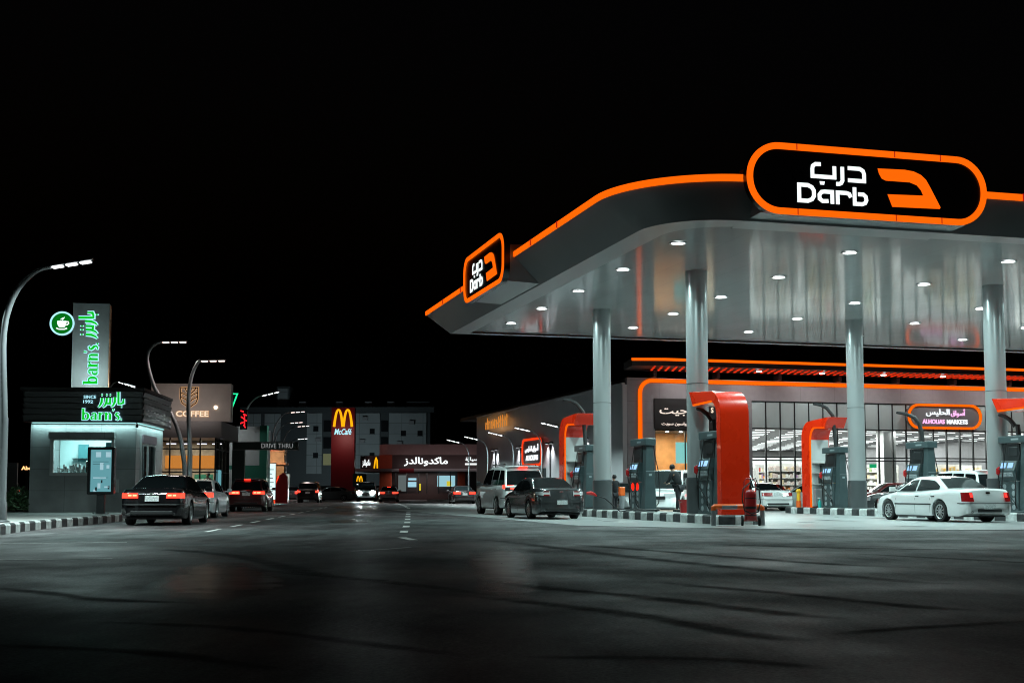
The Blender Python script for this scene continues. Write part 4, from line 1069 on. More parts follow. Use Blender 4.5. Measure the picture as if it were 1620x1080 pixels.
        if tail == 'half':
            s = 1 if mm.v[0][0] > 0 else -1
            c = MB(); z0 = tl['z0'] + .45 * (tl['z1'] - tl['z0']); z1 = tl['z1'] - .01
            xa, xb = (tl['x0'] + .02) * wy(yr), wy(yr) * .96
            c.hexa([(s * xa, shear(yr, z0) - .016, z0), (s * xb, shear(yr, z0) - .016, z0), (s * xb, shear(yr, z0) + .03, z0), (s * xa, shear(yr, z0) + .03, z0), (s * xa, shear(yr, z1) - .016, z1), (s * xb, shear(yr, z1) - .016, z1), (s * xb, shear(yr, z1) + .03, z1), (s * xa, shear(yr, z1) + .03, z1)])
            c.build('lamp_core', emis('tail_half', (1, .05, .04), 1.3) if 'th' not in PT else PT['th'], lampo)
    hz = S['nose'] - .03
    for mm in corner_strip(hz - .10, hz + .06, .50, .34, .012, False, hz - .06, hz + .10):
        mm.build('headlight', M['head_on'] if head == 'on' else M['lens_clear'], t, 50)
    if head == 'on':
        for s in (-1, 1):
            m = MB(); m.lathe([(.19, yf + .02), (.21, yf + .05), (.12, yf + .10), (.02, yf + .12)], 16, (s * .66, 0, hz), 'y'); m.build('lamp_lens', M['head_core'], t, 40)
            area('headlight_beam', t, (s * .62, yf + .12, hz), 90, .18, (.85, 1, 1), (R(72), 0, 0), spread=60)
    # bumpers, grille, plate, badge
    def rear_y(z): return shear(yr, z)
    if detail > 0:
        lowz = zb0 + .02
        m = MB(); kk = .62 if not side_strip else .45; m.box(-W_ * kk, W_ * kk, rear_y(zb0 + .2) - .005, rear_y(zb0 + .2) + .1, zb0 + .13, zb0 + .22); m.build('bumper_insert', M['trim'], t, 0, .01)
        for mm in corner_strip(dk * .585 - .012, dk * .585 + .010, .0, .40, .010, True): mm.build('bumper_seam', M['trim'], t)
        m = MB(); m.box(-.42, .42, yf - .10, yf + .008, S['nose'] - .20, S['nose'] - .06); m.build('grille', M['trim'], t, 0, .02)
        if plate:
            pz = plate if isinstance(plate, float) else dk - .27
            m = MB(); y = rear_y(pz) - .014; m.box(-.20, .20, y, y + .03, pz - .075, pz + .085); m.build('number_plate', M['plate'], t, 0, .008)
        if badge:
            m = MB(); z = dk - .10; y = rear_y(z) - .010; m.prism(rrect(.075, .03, .025, 4, (0, z)), 'y', y, y + .03); m.build('badge', M['chrome'], t)
        if chrome_bar:
            m = MB(); z = dk - .135; y = rear_y(z) - .016; m.box(-.42, .42, y, y + .04, z - .018, z + .018); m.build('chrome_strip', M['chrome'], t, 0, .006)
        for i in range(exhaust):
            s = (-1, 1)[i] if exhaust == 2 else -1
            m = MB(); yy = rear_y(zb0 + .1); m.lathe([(.030, yy + .10), (.030, yy - .004), (.036, yy - .006), (.036, yy + .10)], 12, (s * W_ * .66, 0, zb0 + .135), 'y', cap=False); m.lathe([(.030, yy + .03), (.030, yy + .035)], 12, (s * W_ * .66, 0, zb0 + .135), 'y'); m.build('exhaust_pipe', M['chrome'] if not side_strip else M['trim'], t, 40)
        for s in (-1, 1):
            m = MB(); m.tube([(s * (W_ * .90), S['yw'] - .22, S['belt'] + .05), (s * (W_ + .06), S['yw'] - .20, S['belt'] + .08)], .03, 6)
            a, b = sorted((s * (W_ + .02), s * (W_ + .20))); m.box(a, b, S['yw'] - .24, S['yw'] - .12, S['belt'] + .02, S['belt'] + .17)
            m.build('wing_mirror', pm if not high else M['trim'], t, 0, .03)
            m = MB()
            for y in (bp - .12, bp - 1.0 if not suv else bp - .95):
                x = bx(y, S['belt'] - .13); a, b = sorted((s * (x - .005), s * (x + .022))); m.box(a, b, y - .09, y + .09, S['belt'] - .145, S['belt'] - .115)
            m.build('door_handle', pm if not side_strip else M['trim'], t, 0, .006)
            m = MB()                                  # door shut lines
            for y in (bp, -wb / 2 + Ra + .10, wb / 2 - Ra - .06):
                zs = [zb0 + .08, zb0 + .3, S['belt'] - .2, S['belt'] - .02]
                m.grid([[(s * (bx(y - .006, z) + .003), y - .006, z) for z in zs], [(s * (bx(y + .006, z) + .003), y + .006, z) for z in zs]])
            m.build('door_gap', M['trim'], t)
            if side_strip:
                ysr = [lerp(-wb / 2 + Ra + .02, wb / 2 - Ra - .02, i / 8) for i in range(9)]
                zq = dk * .55; m = MB()
                m.grid([[(s * (bx(y, zq) + .012), y, zq - .02) for y in ysr], [(s * (bx(y, zq) + .012), y, zq + .02) for y in ysr]]); m.build('side_moulding', M['trim'], t)
        # dark band where glass meets body plus sill
        m = MB()
        for s in (-1, 1):
            a, b = sorted((s * W_ * .90, s * W_ * .955)); m.box(a, b, -wb / 2 + Ra + .03, wb / 2 - Ra - .03, zb0 - .05, zb0 + .015)
        m.box(-W_ * .8, W_ * .8, yr + .3, yf - .3, zb0 - .02, zb0 + .05); m.build('underbody', M['trim'], t)
    if brake_light:
        z = H - (.085 if not suv else .02); y = S['yrr'] - (.10 if not suv else .02)
        m = MB()
        if suv: m.box(-.15, .15, S['yrr'] - .16, S['yrr'] - .02, H - .055, H - .005)
        else: yy = S['yrr'] - .10; m.box(-.15, .15, yy - .03, yy + .05, zr(yy) + .02, zr(yy) + .055)
        m.build('brake_light', M['tail_on'], t)
    if suv and detail > 1:
        m = MB(); m.hexa([(-W_ * .66, S['yrr'] - .16, H - .03), (W_ * .66, S['yrr'] - .16, H - .03), (W_ * .70, S['yrr'] + .2, H + .0), (-W_ * .70, S['yrr'] + .2, H + .0), (-W_ * .64, S['yrr'] - .15, H + .0), (W_ * .64, S['yrr'] - .15, H + .0), (W_ * .68, S['yrr'] + .2, H + .03), (-W_ * .68, S['yrr'] + .2, H + .03)]); m.build('roof_spoiler', pm, t, 0, .01)
    if rails:
        for s in (-1, 1):
            m = MB(); x = s * (wroof - .10); m.tube([(x, S['yrr'] + .15, H), (x, S['yrr'] + .3, H + .07), (x, S['yrf'] - .3, H + .08), (x, S['yrf'] - .1, H)], .02, 6); m.build('roof_rail', M['chrome'], t, 40)
    # wheels
    for s in (-1, 1):
        for yc in (-wb / 2, wb / 2):
            xo = W_ * .985; wd = .235
            pr = [(Rw * .62, xo - wd), (Rw * .93, xo - wd), (Rw, xo - wd + .035), (Rw, xo - .035), (Rw * .95, xo - .008), (Rw * .80, xo), (Rw * .70, xo - .004), (Rw * .66, xo - .03)]
            m = MB(); m.lathe([(r_, s * h) for r_, h in pr], 28, (0, yc, Rw), 'x'); wh = m.build('wheel', M['tyre'], t, 40)
            m = MB(); m.lathe([(Rw * .70, s * (xo - .012)), (Rw * .66, s * (xo - .006)), (Rw * .61, s * (xo - .02)), (Rw * .60, s * (xo - .07))], 28, (0, yc, Rw), 'x', cap=False)
            for q in range(spokes):
                a = 2 * math.pi * q / spokes + .3; ca, sa = math.cos(a), math.sin(a); wd_ = Rw * (.15 if spokes <= 6 else .060)
                def pp(r_, w_, d): return (s * (xo - d), yc + ca * r_ - sa * w_, Rw + sa * r_ + ca * w_)
                r0, r1 = Rw * .10, Rw * .64
                m.hexa([pp(r0, -wd_ * .8, .05), pp(r1, -wd_ * .5, .05), pp(r1, wd_ * .5, .05), pp(r0, wd_ * .8, .05), pp(r0, -wd_ * .8, .018), pp(r1, -wd_ * .5, .012), pp(r1, wd_ * .5, .012), pp(r0, wd_ * .8, .018)])
            m.lathe([(Rw * .17, s * (xo - .05)), (Rw * .17, s * (xo - .012)), (Rw * .05, s * (xo - .006))], 12, (0, yc, Rw), 'x')
            m.build('rim', M['rim'] if not rimdark else M['rim_dark'], wh, 35)
            m = MB(); m.lathe([(Rw * .63, s * (xo - .072)), (Rw * .63, s * (xo - .068))], 20, (0, yc, Rw), 'x'); m.build('brake_disc', M['rim_dark'], wh)
    return t
PT['th'] = emis('tail_half_lit', (1, .05, .04), 1.5)

BLACK = (.006, .006, .007); WHITE = (.78, .79, .79); SILVER = (.42, .44, .45); DGREY = (.12, .13, .135)
# left lane queue
car('parked_car', 'black sedan with lit red tail lights queueing beside the coffee kiosk', 'car', (-11.10, 41.05, 0), BETA, SEDAN, BLACK, 'on', sc=1.05, group='cars queueing on the left', chrome_bar=True, wb=2.97, W=1.90, H=1.48, spokes=10, tl=dict(z0=.79, z1=.93, x0=.56, ln=.24), rough=.2)
car('parked_car', 'white sedan just ahead of the black sedan, its right tail light lit', 'car', (-12.60, 51.2, 0), BETA, SEDAN, (.55, .58, .60), 'on', group='cars queueing on the left', H=1.5, tl=dict(z0=.80, z1=.98, x0=.50, ln=.30), spokes=10)
car('parked_car', 'dark red crossover with bright brake lights in front of the drive through gate', 'car', (-13.72, 66.9, 0), BETA, SUV, (.06, .010, .012), 'on', group='cars queueing on the left', H=1.66, W=1.88, wb=2.7, R=.36, belt=1.06, deck=1.08, hood=1.0, nose=.82, yb=-2.3, yrr=-1.86, zb=.25, wr=.72, brake_light=True, tl=dict(z0=.88, z1=1.02, x0=.44, ln=.34), plate=.88)
car('parked_car', 'black off-road car with small lit tail lights far up the left lane', 'car', (-18.0, 113.0, 0), BETA, SUV, BLACK, 'on', group='cars far up the road', H=1.85, tl=dict(z0=.90, z1=1.12, x0=.82, ln=.15), detail=1)
car('parked_car', 'small pale car half hidden to the left of the black off-road car', 'car', (-20.2, 116.5, 0), BETA, SEDAN, (.22, .3, .34), 'on', group='cars far up the road', detail=1, tl=dict(z0=.80, z1=.98, x0=.70, ln=.2))
car('parked_car', 'grey car parked sideways in front of the dark red pillar sign', 'car', (-18.6, 132, 0), R(78), SEDAN, (.20, .21, .22), group='cars far up the road', detail=1)
car('parked_car', 'large car facing the camera with dazzling white headlights', 'car', (-14.55, 127, 0), BETA + math.pi, SUV, (.06, .07, .07), head='on', group='cars far up the road', detail=1)
car('parked_car', 'silver car with red tail lights right of the dazzling headlights', 'car', (-11.6, 119.6, 0), BETA, SEDAN, (.3, .3, .32), 'on', group='cars far up the road', detail=1, brake_light=True, tl=dict(z0=.80, z1=.94, x0=.50, ln=.25))
car('parked_car', 'dark sedan with lit tail lights far off before the restaurant', 'car', (-4.15, 104.2, 0), BETA + R(4), SEDAN, (.03, .02, .022), 'on', group='cars far up the road', detail=1, tl=dict(z0=.80, z1=.96, x0=.50, ln=.3))
car('parked_car', 'tiny distant car with red lights beyond the shrub at the far left', 'car', (-36.5, 92, .24), R(20), SEDAN, (.1, .1, .1), 'on', group='cars far up the road', detail=1)
# fuel lanes
car('parked_car', 'dark grey sedan being refuelled at the near island', 'car', tuple(W(-3.15, 7.75)), PHI, SEDAN, (.10, .106, .11), 'clear', group='cars at the fuel pumps', metal=.6, rough=.22, W=1.94, H=1.56, wb=2.87, ro=1.2, deck=1.12, belt=1.02, hood=.98, nose=.78, R=.35, spokes=10, tl=dict(z0=.86, z1=1.04, x0=.60, ln=.34, z1s=1.0, z0s=.92), plate=.62, yb=-1.72, yrr=-.80)
car('parked_car', 'white off-road wagon with lit tail lights ahead of the dark grey sedan', 'car', tuple(W(-2.35, 15.4)), PHI, SUV, WHITE, 'on', group='cars at the fuel pumps', sc=1.08, wr=.74, yrr=-1.98, rails=True, brake_light=True, high=True, H=1.95, deck=1.18, belt=1.18, spokes=6, tl=dict(z0=1.02, z1=1.20, x0=.62, ln=.22), plate=.95)
car('parked_car', 'white four door sedan at the right, its rear nearest the camera', 'car', tuple(W(8.92, -.28)), PHI, SEDAN, WHITE, 'half', sc=1.06, group='cars at the fuel pumps', windows='grey', W=1.86, H=1.47, wb=2.94, ro=1.32, fo=.98, deck=1.03, belt=.95, hood=.86, nose=.66, yb=-1.78, yrr=-.98, yrf=.30, yw=1.18, spokes=10, tl=dict(z0=.66, z1=.94, x0=.80, ln=.22), plate=.50, side_strip=True, exhaust=1)
car('parked_car', 'white wagon facing the camera beyond the lit dispenser', 'car', tuple(W(3.2, 10.5)), PHI + math.pi - R(35), SUV, WHITE, group='cars at the fuel pumps', H=1.92, windows='grey', detail=2, high=True, hood=1.02, belt=1.08)
car('parked_car', 'silver sedan facing the camera behind the standing man', 'car', tuple(W(5.4, 21.5)), PHI + math.pi, SEDAN, SILVER, group='cars at the fuel pumps', metal=.5, windows='grey')
car('parked_car', 'white sedan with unlit red lights parked facing the store', 'car', tuple(W(13.4, 22.9)), PHI, SEDAN, WHITE, 'off', group='cars parked at the store', W=1.95, H=1.48, tl=dict(z0=.78, z1=.95, x0=.40, ln=.10), plate=.87)
car('parked_car', 'pale car with a dark rear window parked deeper beside the white sedan', 'car', tuple(W(15.9, 27.0)), PHI, SEDAN, (.5, .5, .5), 'off', group='cars parked at the store')
car('parked_car', 'grey green sedan seen from its side left of the second red arch', 'car', tuple(W(16.3, 21.8)), PHI + R(38), SEDAN, (.45, .50, .49), 'off', group='cars parked at the store', metal=.2)
car('parked_car', 'dark grey low car behind the column left of the white sedan', 'car', tuple(W(16.4, 12.6)), PHI + R(60), SEDAN, (.035, .038, .04), 'off', group='cars parked at the store')
car('parked_car', 'dark red car parked before the store, above the dark grey low car', 'car', tuple(W(19.6, 19.5)), PHI + R(75), SEDAN, (.10, .012, .012), 'off', group='cars parked at the store')
car('parked_car', 'white wagon showing only a sliver to the right of the tall red arch', 'car', tuple(W(7.05, 14.2)), PHI, SUV, WHITE, 'on', group='cars at the fuel pumps', H=1.85, tl=dict(z0=.95, z1=1.15, x0=.74, ln=.3), high=True)
car('parked_car', 'tall white wagon parked behind the white four door sedan', 'car', tuple(W(17.5, 10.6)), PHI, SUV, WHITE, 'off', group='cars parked at the store', H=1.95, windows='dark', high=True, brake_light=True, yb=-2.46)

# ------------------------------------------------------------------ things on the forecourt
ext = thing('fire_extinguisher_trolley', 'dark red wheeled fire extinguisher standing before the tall red arch', 'extinguisher', W(-.42, -4.75, .012), PHI - R(20))
m = MB(); m.lathe([(.10, .14), (.165, .17), (.17, .22), (.17, .92), (.15, 1.0), (.09, 1.06), (.05, 1.08)], 20); m.build('cylinder', M['ext_red'], ext, 50)
m = MB(); m.lathe([(.172, .50), (.172, .58)], 20); m.lathe([(.172, .30), (.172, .33)], 20); m.lathe([(.172, .80), (.172, .83)], 20); m.build('label_band', M['dark'], ext)
m = MB(); m.lathe([(.045, 1.06), (.045, 1.16), (.03, 1.20)], 10); m.box(-.02, .14, -.02, .02, 1.15, 1.18); m.build('valve', M['chrome'], ext, 40)
for s in (-1, 1):
    m = MB(); m.lathe([(.10, -.035), (.15, -.03), (.155, 0), (.15, .03), (.10, .035)], 18, (s * .25, .05, .155), 'x'); w_ = m.build('wheel', M['tyre'], ext, 40)
    m = MB(); m.lathe([(.06, -.04), (.06, .04)], 12, (s * .25, .05, .155), 'x'); m.build('hub', M['grey_paint'], w_)
m = MB(); m.tube([(-.16, .12, .15), (-.17, .14, .9), (-.17, .2, 1.30), (-.10, .22, 1.40), (.10, .22, 1.40), (.17, .2, 1.30), (.17, .14, .9), (.16, .12, .15)], .018, 7); m.tube([(-.25, .05, .155), (.25, .05, .155)], .02, 7); m.build('trolley_frame', M['ext_red'], ext, 40)
m = MB(); m.tube([(.1, -.02, 1.16), (.24, -.08, 1.1), (.27, -.12, .7), (.2, -.16, .42), (0, -.2, .36), (-.2, -.16, .46), (-.26, -.1, .8), (-.22, -.04, 1.1), (-.05, .08, 1.25), (.16, .1, 1.42), (.24, .1, 1.2)], .02, 7); m.build('hose', M['black'], ext, 40)

gr = thing('guard_rail', 'low orange and grey tube barrier at the end of the near island', 'barrier', W(-.35, -4.15, .012), PHI)
m = MB(); m.tube([(-1.0, 0, 0), (-1.0, 0, .45)], .075, 12); m.build('post', M['grey_paint'], gr, 40)
m = MB(); m.tube([(.60, 0, 0), (.60, 0, .45)], .075, 12); m.build('post', M['grey_paint'], gr, 40)
m = MB(); m.tube([(-.75, 0, .56), (-.25, 0, .56)], .077, 12); m.build('grey_band', M['grey_paint'], gr, 40)
m = MB(); m.tube([(-1.0, 0, .452), (-1.0, 0, .56), (-.98, 0, .565), (.56, 0, .56), (.60, 0, .53), (.60, 0, .452)], .075, 12); m.build('orange_tube', M['orange_paint'], gr, 40)

bk = thing('bucket', 'small red bucket beside the column on the near island', 'bucket', W(.05, 1.35, .30), PHI)
m = MB(); m.lathe([(.13, 0), (.19, .42), (.20, .43), (.20, .45), (.17, .45), (.12, .03)], 18); m.build('pail', M['red_plastic'], bk, 50)
m = MB(); m.tube([(-.19, 0, .42), (-.16, -.10, .36), (0, -.17, .33), (.16, -.10, .36), (.19, 0, .42)], .008, 5); m.build('handle', M['chrome'], bk)
cr = thing('waste_bin', 'low grey bin with an orange lid by the standing man', 'bin', W(.2, 7.9, .30), PHI)
m = MB(); m.lathe([(.09, 0), (.11, .55)], 16); m.build('drum', M['grey_paint'], cr, 50)
m = MB(); m.box(-.11, .11, -.11, .11, .552, .90); m.build('orange_box', M['orange_paint'], cr, 0, .03)
yb_ = thing('yellow_bollard', 'yellow and orange post at the far end of the second island', 'bollard', W(10.75, 13.2, .30), PHI); yb_.scale = (.8, .8, .85)
m = MB(); m.lathe([(.14, .0), (.14, .35)], 14); m.build('orange_foot', M['orange_paint'], yb_, 40)
m = MB(); m.lathe([(.11, .352), (.11, .80), (.15, .82), (.15, .92), (.08, .98)], 14); m.build('yellow_post', M['yellow_paint'], yb_, 40)
tb_ = thing('spray_bottle', 'teal cleaning bottle inside the second red arch', 'bottle', W(11.35, 12.35, .30), PHI)
m = MB(); m.lathe([(.08, 0), (.08, .26), (.03, .33), (.03, .40)], 12); m.build('flask', mat('teal_plastic', (.02, .35, .33), .3), tb_, 40)
m = MB(); m.box(-.09, .03, -.025, .025, .40, .45); m.build('trigger_head', M['int_white'], tb_)

# refuelling hose into the dark grey sedan
fh = thing('refuelling_hose', 'black hose with red nozzle hanging from the dark grey sedan to the near island', 'hose', W(-2.12, 5.4, 0), PHI)
m = MB(); m.tube([(.0, 0, .96), (.16, .0, .97), (.32, .05, .92), (.42, .06, .86)], [.05, .075, .06, .03], 8); m.build('nozzle', M['red_plastic'], fh, 40)
m = MB(); m.tube([(.42, .06, .86), (.75, .1, .78), (1.05, .05, .52), (1.3, -.1, .28), (1.5, -.3, .335), (1.75, -.6, .33), (2.1, -.9, .33), (2.2, -.5, .33), (1.95, -.2, .35), (1.7, -.5, .34), (1.9, -.1, .36), (2.0, 2.6, .33), (1.95, 5.7, .34), (1.95, 6.0, .8)], .022, 7); m.build('hose', M['black'], fh, 40)
ch_ = thing('coiled_hose', 'loops of black hose lying over the kerb before the lit dispenser', 'hose', W(-.35, 3.1, .30), PHI)
m = MB()
pts = []
for i in range(46):
    a = i * .42; pts.append((-.30 + math.cos(a) * (.42 + .10 * math.sin(i * 1.7)) - .012 * i * .1, math.sin(a) * (.75 + .12 * math.cos(i)), .03 + .012 * (i % 7)))
m.tube(pts, .02, 6); m.build('hose', M['black'], ch_, 40)

person('man in dark clothes standing with his back turned just right of the farther column', tuple(W(1.95, 13.5, .012)), PHI + R(12), 1.74, .05)
person('man in dark jacket leaning towards the white wagon between the pumps', tuple(W(.32, 2.45, .30)), PHI + R(28), 1.74, .42, (((.22, .22, 1.10), (.10, .48, 1.02)), ((-.24, .20, 1.12), (-.12, .46, 1.06))), .16)

# ------------------------------------------------------------------ street lamps
def lamp(label, loc, rz, arms, trunk=2.2, r=.085, power=90, group='street lamps with curved arms', warm=False, tilt=4, path=None):
    """arms: (direction sign, height of the head, reach)"""
    t = thing('street_lamp', label, 'street lamp', loc, rz, group)
    m = MB(); m.lathe([(r * 2.0, 0), (r * 2.0, .03), (r * 1.35, .06), (r * 1.3, .5), (r * 1.1, .55), (r * 1.0, trunk + .1)], 12); m.build('pole', M['steel'], t, 40)
    for sgn, h, reach, off in arms:
        c = list(path) if path else []
        for i in range(0 if path else 15):
            f = i / 14
            # a shallow S: lean out the other way, then curl over to the head
            a = f * math.pi / 2
            x = sgn * (-off * math.sin(min(1, f * 1.25) * math.pi) + reach * (1 - math.cos(max(0, (f - .28) / .72) * math.pi / 2)))
            z = trunk + (h - trunk) * math.sin(a) ** .9
            c.append((x, 0, z))
        m = MB(); m.tube(c, [r * lerp(.95, .55, i / (len(c) - 1)) for i in range(len(c))], 9); am_ = m.build('arm', M['steel'], t, 50)
        dx = sgn * math.cos(R(tilt)); dz = math.sin(R(tilt)); x0 = c[-1][0]
        hd = MB(); hl = 1.12
        p0 = (x0 - dx * .08, 0, h - .02); p1 = (x0 + dx * hl, 0, h + dz * hl)
        hd.hexa([(p0[0], -.09, p0[2] + .01), (p1[0], -.09, p1[2] + .01), (p1[0], .09, p1[2] + .01), (p0[0], .09, p0[2] + .01), (p0[0], -.07, p0[2] + .06), (p1[0], -.07, p1[2] + .06), (p1[0], .07, p1[2] + .06), (p0[0], .07, p0[2] + .06)])
        hd.build('lamp_head', M['dark'], am_)
        for q in range(3):
            a0, a1 = .06 + q * .37, .06 + q * .37 + .26
            L = MB(); z0, z1 = h - .02 + dz * a0, h - .02 + dz * a1
            xa, xb = x0 + dx * a0, x0 + dx * a1
            L.hexa([(xa, -.10, z0 - .028), (xb, -.10, z1 - .028), (xb, .10, z1 - .028), (xa, .10, z0 - .028), (xa, -.10, z0 + .008), (xb, -.10, z1 + .008), (xb, .10, z1 + .008), (xa, .10, z0 + .008)])
            L.build('led_module', M['warm_led'] if warm else M['lamp_led'], am_)
        if power: area('street_light', t, (x0 + dx * .8, 0, h - .12), power, .8, (1, .86, .80) if warm else (.76, 1, .98), spread=150)
    return t
lamp('tall curved lamp at the left edge beside the kerb', (-13.2, 32.8, .24), 0, [(1, 6.66, 1.10, .10), (-1, 6.2, 1.5, -.1)], 2.6, .11, 750, tilt=9)
lamp('twin armed lamp rising between the kiosk and the gold lettered shop', (-14.05, 55.2, .24), BETA, [(1, 6.50, .36, .12)], 2.4, .11, 80, warm=True, tilt=1)
tw = lamp('lamp with a sweeping S bend just left of the gold leaf sign', (-14.35, 55.6, .24), BETA, [(1, 7.36, .1, 1.05)], 1.4, .115, 80, warm=True, tilt=1, path=[(0, 0, 1.4), (-.04, 0, 2.0), (-.2, 0, 3.0), (-.42, 0, 3.7), (-.75, 0, 4.35), (-1.1, 0, 4.85), (-1.38, 0, 5.3), (-1.55, 0, 5.75), (-1.68, 0, 6.2), (-1.74, 0, 6.6), (-1.70, 0, 6.9), (-1.56, 0, 7.14), (-1.36, 0, 7.29), (-1.14, 0, 7.36)])
lamp('lamp above the roof of the kiosk with a down tilted head', (-24.3, 75, .24), BETA, [(1, 7.3, .8, .05)], 2.2, .08, 60, tilt=-18)
lamp('lamp with a rising white head in front of the drive through gate', (-16.3, 77, .24), BETA, [(1, 6.6, 1.0, .12)], 2.2, .08, 80, tilt=14)
for i, (x, y, h, lb) in enumerate([(-17.9, 95, 6.7, 'uppermost small lamp behind the drive through beam'), (-20.2, 108, 6.6, 'second small lamp with warm head behind the drive through beam'), (-20.6, 114, 6.6, 'third small lamp over the tan tower'), (-24.3, 136, 6.6, 'lowest and farthest small lamp left of the apartment block')]):
    lamp(lb, (x, y, 0.0 if y > 125 else .24), BETA, [(1, h, 1.2, .1)], 2.2, .07, 60, warm=(i < 3))
for v, lb in [(60.7, 'white lamp by the restaurant end of the grey wing'), (54.5, 'second white lamp along the grey wing from the restaurant'), (47.2, 'middle white lamp along the grey wing'), (40.2, 'white lamp before the orange framed wing sign'), (34.2, 'white lamp partly behind the red arch along the wing')]:
    lamp(lb, tuple(W(6.6, v)), PHI, [(-1, 4.95, .75, .06)], 2.2, .06, 650, 'white lamps along the wing', tilt=12)

# ------------------------------------------------------------------ coffee kiosk
ki = thing('coffee_kiosk', 'grey panelled coffee kiosk with dark slatted crown and lit windows', 'kiosk', (-14.45, 48.6, .24), BETA)
Wd, Dp = 3.95, 5.3
m = MB()
m.box(-Wd, -3.15, 0, .18, 0, 3.4); m.box(-.85, 0, 0, .18, 0, 3.4); m.box(-3.15, -.85, 0, .18, 0, 1.45); m.box(-3.15, -.85, 0, .18, 2.78, 3.4)
m.box(-.18, 0, .18, .8, 0, 3.4); m.box(-.18, 0, 3.6, Dp, 0, 3.4); m.box(-.18, 0, .8, 3.6, 0, .5); m.box(-.18, 0, .8, 3.6, 3.0, 3.4)
m.box(-Wd, -Wd + .18, .18, Dp, 0, 3.4); m.box(-Wd + .18, -.18, Dp - .18, Dp, 0, 3.4)
m.build('wall', M['kiosk'], ki)
m = MB()
m.box(-Wd - .22, .28, -.25, Dp + .2, 3.42, 3.5); m.box(-Wd - .34, .34, -.38, Dp + .2, 4.62, 4.74)
for k in range(5): m.prism([(-.20 - .03 * k * .0, 3.5 + k * .224), (-.25, 3.5 + k * .224), (-.29, 3.5 + k * .224 + .19), (-.20, 3.5 + k * .224 + .19)], 'x', -Wd - .2, .26)
for k in range(5): m.prism([(.22, 3.5 + k * .224), (.28, 3.5 + k * .224), (.33, 3.5 + k * .224 + .19), (.22, 3.5 + k * .224 + .19)], 'y', -.22, Dp + .1)
for k in range(5): m.prism([(-Wd - .2, 3.5 + k * .224), (-Wd - .24, 3.5 + k * .224), (-Wd - .28, 3.5 + k * .224 + .19), (-Wd - .2, 3.5 + k * .224 + .19)], 'y', -.22, Dp + .1)
m.box(-Wd - .19, .21, -.19, Dp + .1, 3.5, 4.62)
m.build('crown', M['kiosk_dark'], ki)
m = MB(); m.box(-Wd + .05, -.02, -.06, -.02, 3.385, 3.415); m.box(.02, .06, .05, Dp - .1, 3.385, 3.415); m.build('light_strip', M['cyan_strip'], ki)
area('strip_lamp', ki, (-Wd / 2, -.13, 3.37), 48, Wd, (.6, 1, .98), (R(-12), 0, 0), size_y=.1)
area('strip_lamp', ki, (.13, Dp / 2, 3.37), 50, .1, (.6, 1, .98), (0, R(-12), 0), size_y=Dp)
fr_ = MB(); fr_.ring([(-3.2, 1.38), (-.80, 1.38), (-.80, 2.80), (-3.2, 2.80)], [(-3.08, 1.50), (-.92, 1.50), (-.92, 2.74), (-3.08, 2.74)], 'y', -.05, .10); kw = fr_.build('window', M['frame_light'], ki)
m = MB(); m.box(-3.06, -.94, .02, .04, 1.5, 2.73); m.build('pane', M['glass'], kw)
m = MB(); m.box(-3.25, -.78, -.16, -.003, 2.80, 3.06); m.build('shutter_box', M['kiosk'], ki, 0, .01)
m = MB(); m.box(-.84, -.60, -.05, -.003, .75, 1.25); m.build('service_box', M['frame_light'], ki, 0, .01)
m = MB(); m.box(-.02, .05, .78, .86, .5, 3.0); m.box(-.02, .05, 2.1, 2.18, .5, 3.0); m.box(-.02, .05, 3.54, 3.62, .5, 3.0); m.box(-.02, .05, .86, 3.54, 2.6, 2.67); sw = m.build('side_window_frame', M['frame_light'], ki)
m = MB(); m.box(-.10, -.08, .8, 3.6, .5, 3.0); m.build('side_pane', M['glass'], sw)
m = MB(); m.box(.0, .10, .86, 3.54, 2.68, 3.0); m.build('side_shutter', mat('shutter_mauve', (.22, .17, .20), .5), ki)
m = MB(); m.box(-Wd + .18, -.18, .18, Dp - .18, 3.36, 3.40); m.box(-Wd + .18, -.18, .18, Dp - .18, .0, .05); m.box(-Wd + .2, -.2, 3.4, 3.5, .05, 3.36); m.build('interior_lining', mat('kiosk_lining', (.45, .62, .62), .5), ki)
area('kiosk_lamp', ki, (-2.0, 1.8, 3.33), 230, 2.4, (.72, 1, .99), size_y=1.8)
m = MB(); m.box(-3.1, -.9, .22, .70, 1.46, 1.51); m.box(-3.6, -.5, 2.9, 3.38, .9, .95); m.box(-2.3, -.9, 3.2, 3.38, 1.9, 1.95); m.build('counter', M['dark'], ki)
m = MB(); m.box(-1.9, -1.0, 3.3, 3.39, 1.5, 2.6); m.box(-3.0, -2.6, 3.3, 3.39, 2.0, 2.7); m.build('wall_board', mat('teal_board', (.06, .22, .24), .4), ki)
cp = MB()
for i in range(14):
    x = -3.0 + i * .075; z = 1.52; hgt = rnd.uniform(.10, .34); cp.lathe([(.035, z), (.045, z + hgt), (.03, z + hgt + .02)], 8, (x, .36 + rnd.uniform(-.08, .08), 0))
tag(cp.build('cup_stacks', M['int_white'], ki, 40), kind='stuff')
m = MB(); m.box(-1.95, -1.55, .30, .62, 1.52, 1.95); m.box(-1.9, -1.6, .33, .58, 1.952, 2.05); m.build('coffee_machine', M['chrome'], ki, 0, .02)
m = MB(); m.box(-1.35, -.95, .9, 1.4, .96, 2.7); m.build('tall_cabinet', mat('teal_cabinet', (.03, .12, .13), .35), ki, 0, .02)
m = MB()
for i in range(5): m.box(-2.9 + i * .34, -2.68 + i * .34, 3.12, 3.36, .95, 1.2 + .12 * (i % 3))
m.build('back_appliance', M['grey_paint'], ki, 0, .02)
